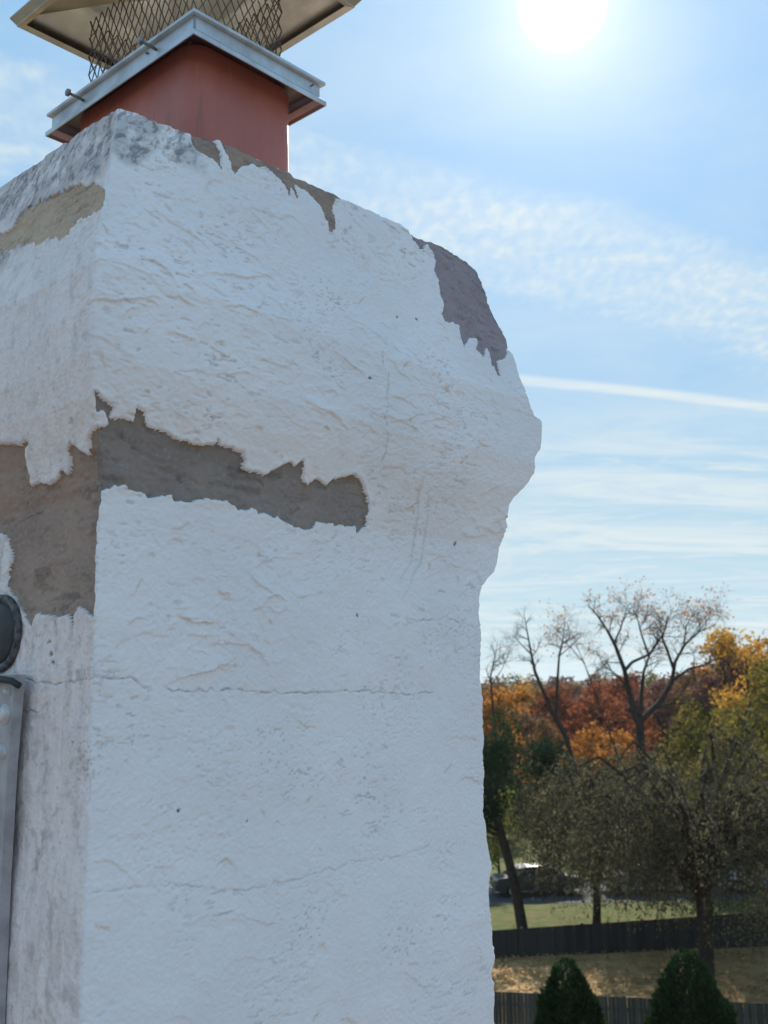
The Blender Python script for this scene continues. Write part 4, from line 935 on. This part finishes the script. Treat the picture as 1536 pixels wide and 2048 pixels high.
# ------------------------------------------------------------------ far things
mat_plain('car_dark', (.030, .032, .038), (.025, .027, .032), 2, .34, .6, 0)
mat_plain('car_silver', (.42, .43, .45), (.40, .41, .43), 2, .18, .6, 0, metallic=.6)
mat_plain('car_white', (.72, .72, .72), (.70, .70, .70), 2, .2, .6, 0)
mat_plain('car_glass', (.015, .018, .02), (.012, .014, .016), 2, .05, .8, 0)
mat_plain('tyre', (.02, .02, .02), (.015, .015, .015), 20, .8)
mat_plain('rim_alloy', (.45, .45, .46), (.40, .40, .41), 20, .35, .5, 0, metallic=.8)
mat_plain('shed_wall', (.30, .33, .36), (.26, .29, .32), 2, .8)
mat_plain('shed_roof', (.75, .75, .74), (.70, .70, .69), 2, .5)
def build_car(loc, rz, paint, label):
    root = empty('parked_car', loc, rz, label=label, cat='car', group='cars parked along the street')
    prof = [(-2.2, .30), (-2.25, .62), (-2.12, .90), (-1.55, .98), (-1.05, 1.36), (-.55, 1.45), (.35, 1.44), (.85, 1.33), (1.35, .99), (2.0, .88), (2.22, .68), (2.24, .32)]
    def wdt(z): return .86 if z < .95 else .86-(z-.95)*.42
    loops = []
    vv = [(x, -wdt(z), z) for x, z in prof]+[(x, wdt(z), z) for x, z in prof]; n = len(prof)
    ff = [tuple(range(n))[::-1], tuple(range(n, 2*n))]+[(i, (i+1) % n, n+(i+1) % n, n+i) for i in range(n)]
    m = MB(); m.add(vv, ff); b = link('body', m.mesh('body'), paint, root)
    md = b.modifiers.new('bevel', 'BEVEL'); md.width = .06; md.segments = 3
    for sgn in (-1, 1):
        for q in (((-1.40, 1.0), (-1.02, 1.31), (-.10, 1.38), (-.10, 1.0)), ((-.02, 1.0), (-.02, 1.38), (.45, 1.37), (.80, 1.27), (1.18, 1.0))):
            m = MB(); k = len(q); p = [(x, sgn*(wdt(z)+.006), z) for x, z in q]; p2 = [(x, sgn*(wdt(z)-.02), z) for x, z in q]
            m.add(p+p2, [tuple(range(k)) if sgn < 0 else tuple(range(k))[::-1]]+[(i, (i+1) % k, k+(i+1) % k, k+i) for i in range(k)]); link('side_window', m.mesh('side_window'), 'car_glass', root)
    for nm, (xa, za), (xb, zb) in (('rear_window', (-1.52, 1.012), (-1.08, 1.35)), ('windscreen', (.88, 1.325), (1.31, 1.035))):
        nx, nz = -(zb-za), xb-xa; l = math.hypot(nx, nz); nx, nz = nx/l*.012, nz/l*.012
        m = MB(); p = [(xa+nx, -.66, za+nz), (xa+nx, .66, za+nz), (xb+nx, .60, zb+nz), (xb+nx, -.60, zb+nz)]; p2 = [(x-nx*3, y, z-nz*3) for x, y, z in p]
        m.add(p+p2, [(0, 1, 2, 3), (7, 6, 5, 4)]+[(i, i+4, (i+1) % 4+4, (i+1) % 4) for i in range(4)]); link(nm, m.mesh(nm), 'car_glass', root)
    for x in (-1.38, 1.38):
        for sgn in (-1, 1):
            M = Matrix.Translation((x, sgn*.80, .32)) @ Matrix.Rotation(-sgn*math.pi/2, 4, 'X')
            m = MB(); m.lathe([(.20, -.08), (.32, -.08), (.33, 0), (.32, .08), (.20, .085)], 20, M); wl = link('wheel', m.mesh('wheel', True), 'tyre', root)
            m = MB(); m.lathe([(.20, .07), (.19, .092), (.05, .085)], 14, M); link('rim', m.mesh('rim'), 'rim_alloy', wl)
    for x, nm, mt in ((2.2, 'headlight', 'car_glass'), (-2.235, 'tail_light', 'car_glass')):
        for sgn in (-1, 1):
            m = MB(); m.box((x-.03, sgn*.62-.16, .66), (x+.03, sgn*.62+.16, .78)); link(nm, m.mesh(nm), mt, root)
build_car((7.35, 56.2, .012), math.radians(4), 'car_dark', 'dark parked car behind the leaning trunk')
build_car((13.0, 56.4, .012), math.radians(182), 'car_silver', 'silver parked car seen through the weeping tree twigs')
build_car((18.6, 56.3, .012), math.radians(3), 'car_white', 'white parked car farthest right along the street')

def build_shed():
    root = empty('garden_shed', (13.6, 97, 0), .15, label='small grey shed with a white roof among the orange trees', cat='shed')
    m = MB(); m.box((-1.3, -1.2, 0), (1.3, 1.2, 3.2)); link('wall', m.mesh('wall'), 'shed_wall', root)
    m = MB(); m.add([(-1.5, -1.5, 3.15), (1.5, -1.5, 3.15), (1.5, 1.5, 3.15), (-1.5, 1.5, 3.15), (-1.5, 0, 3.95), (1.5, 0, 3.95)], [(0, 1, 5, 4), (2, 3, 4, 5), (1, 2, 5), (3, 0, 4), (3, 2, 1, 0)]); link('roof', m.mesh('roof'), 'shed_roof', root)
    m = MB(); m.box((-.4, -1.23, 0), (.4, -1.203, 2.0)); link('door', m.mesh('door'), 'house_wall', root)
build_shed()

def build_haze():
    m, t, out = material('haze')
    v = t.node('ShaderNodeVolumePrincipled', {'Color': c4(.86, .92, 1.0), 'Density': .00009, 'Anisotropy': .35}); t.l.new(v.outputs[0], out.inputs['Volume'])
    mb = MB(); mb.box((-1510, -310, -1.0), (1910, 2210, 46)); link('haze', mb.mesh('haze'), m, kind='stuff', label='thin autumn haze over the gardens and the wood', cat='haze')
build_haze()
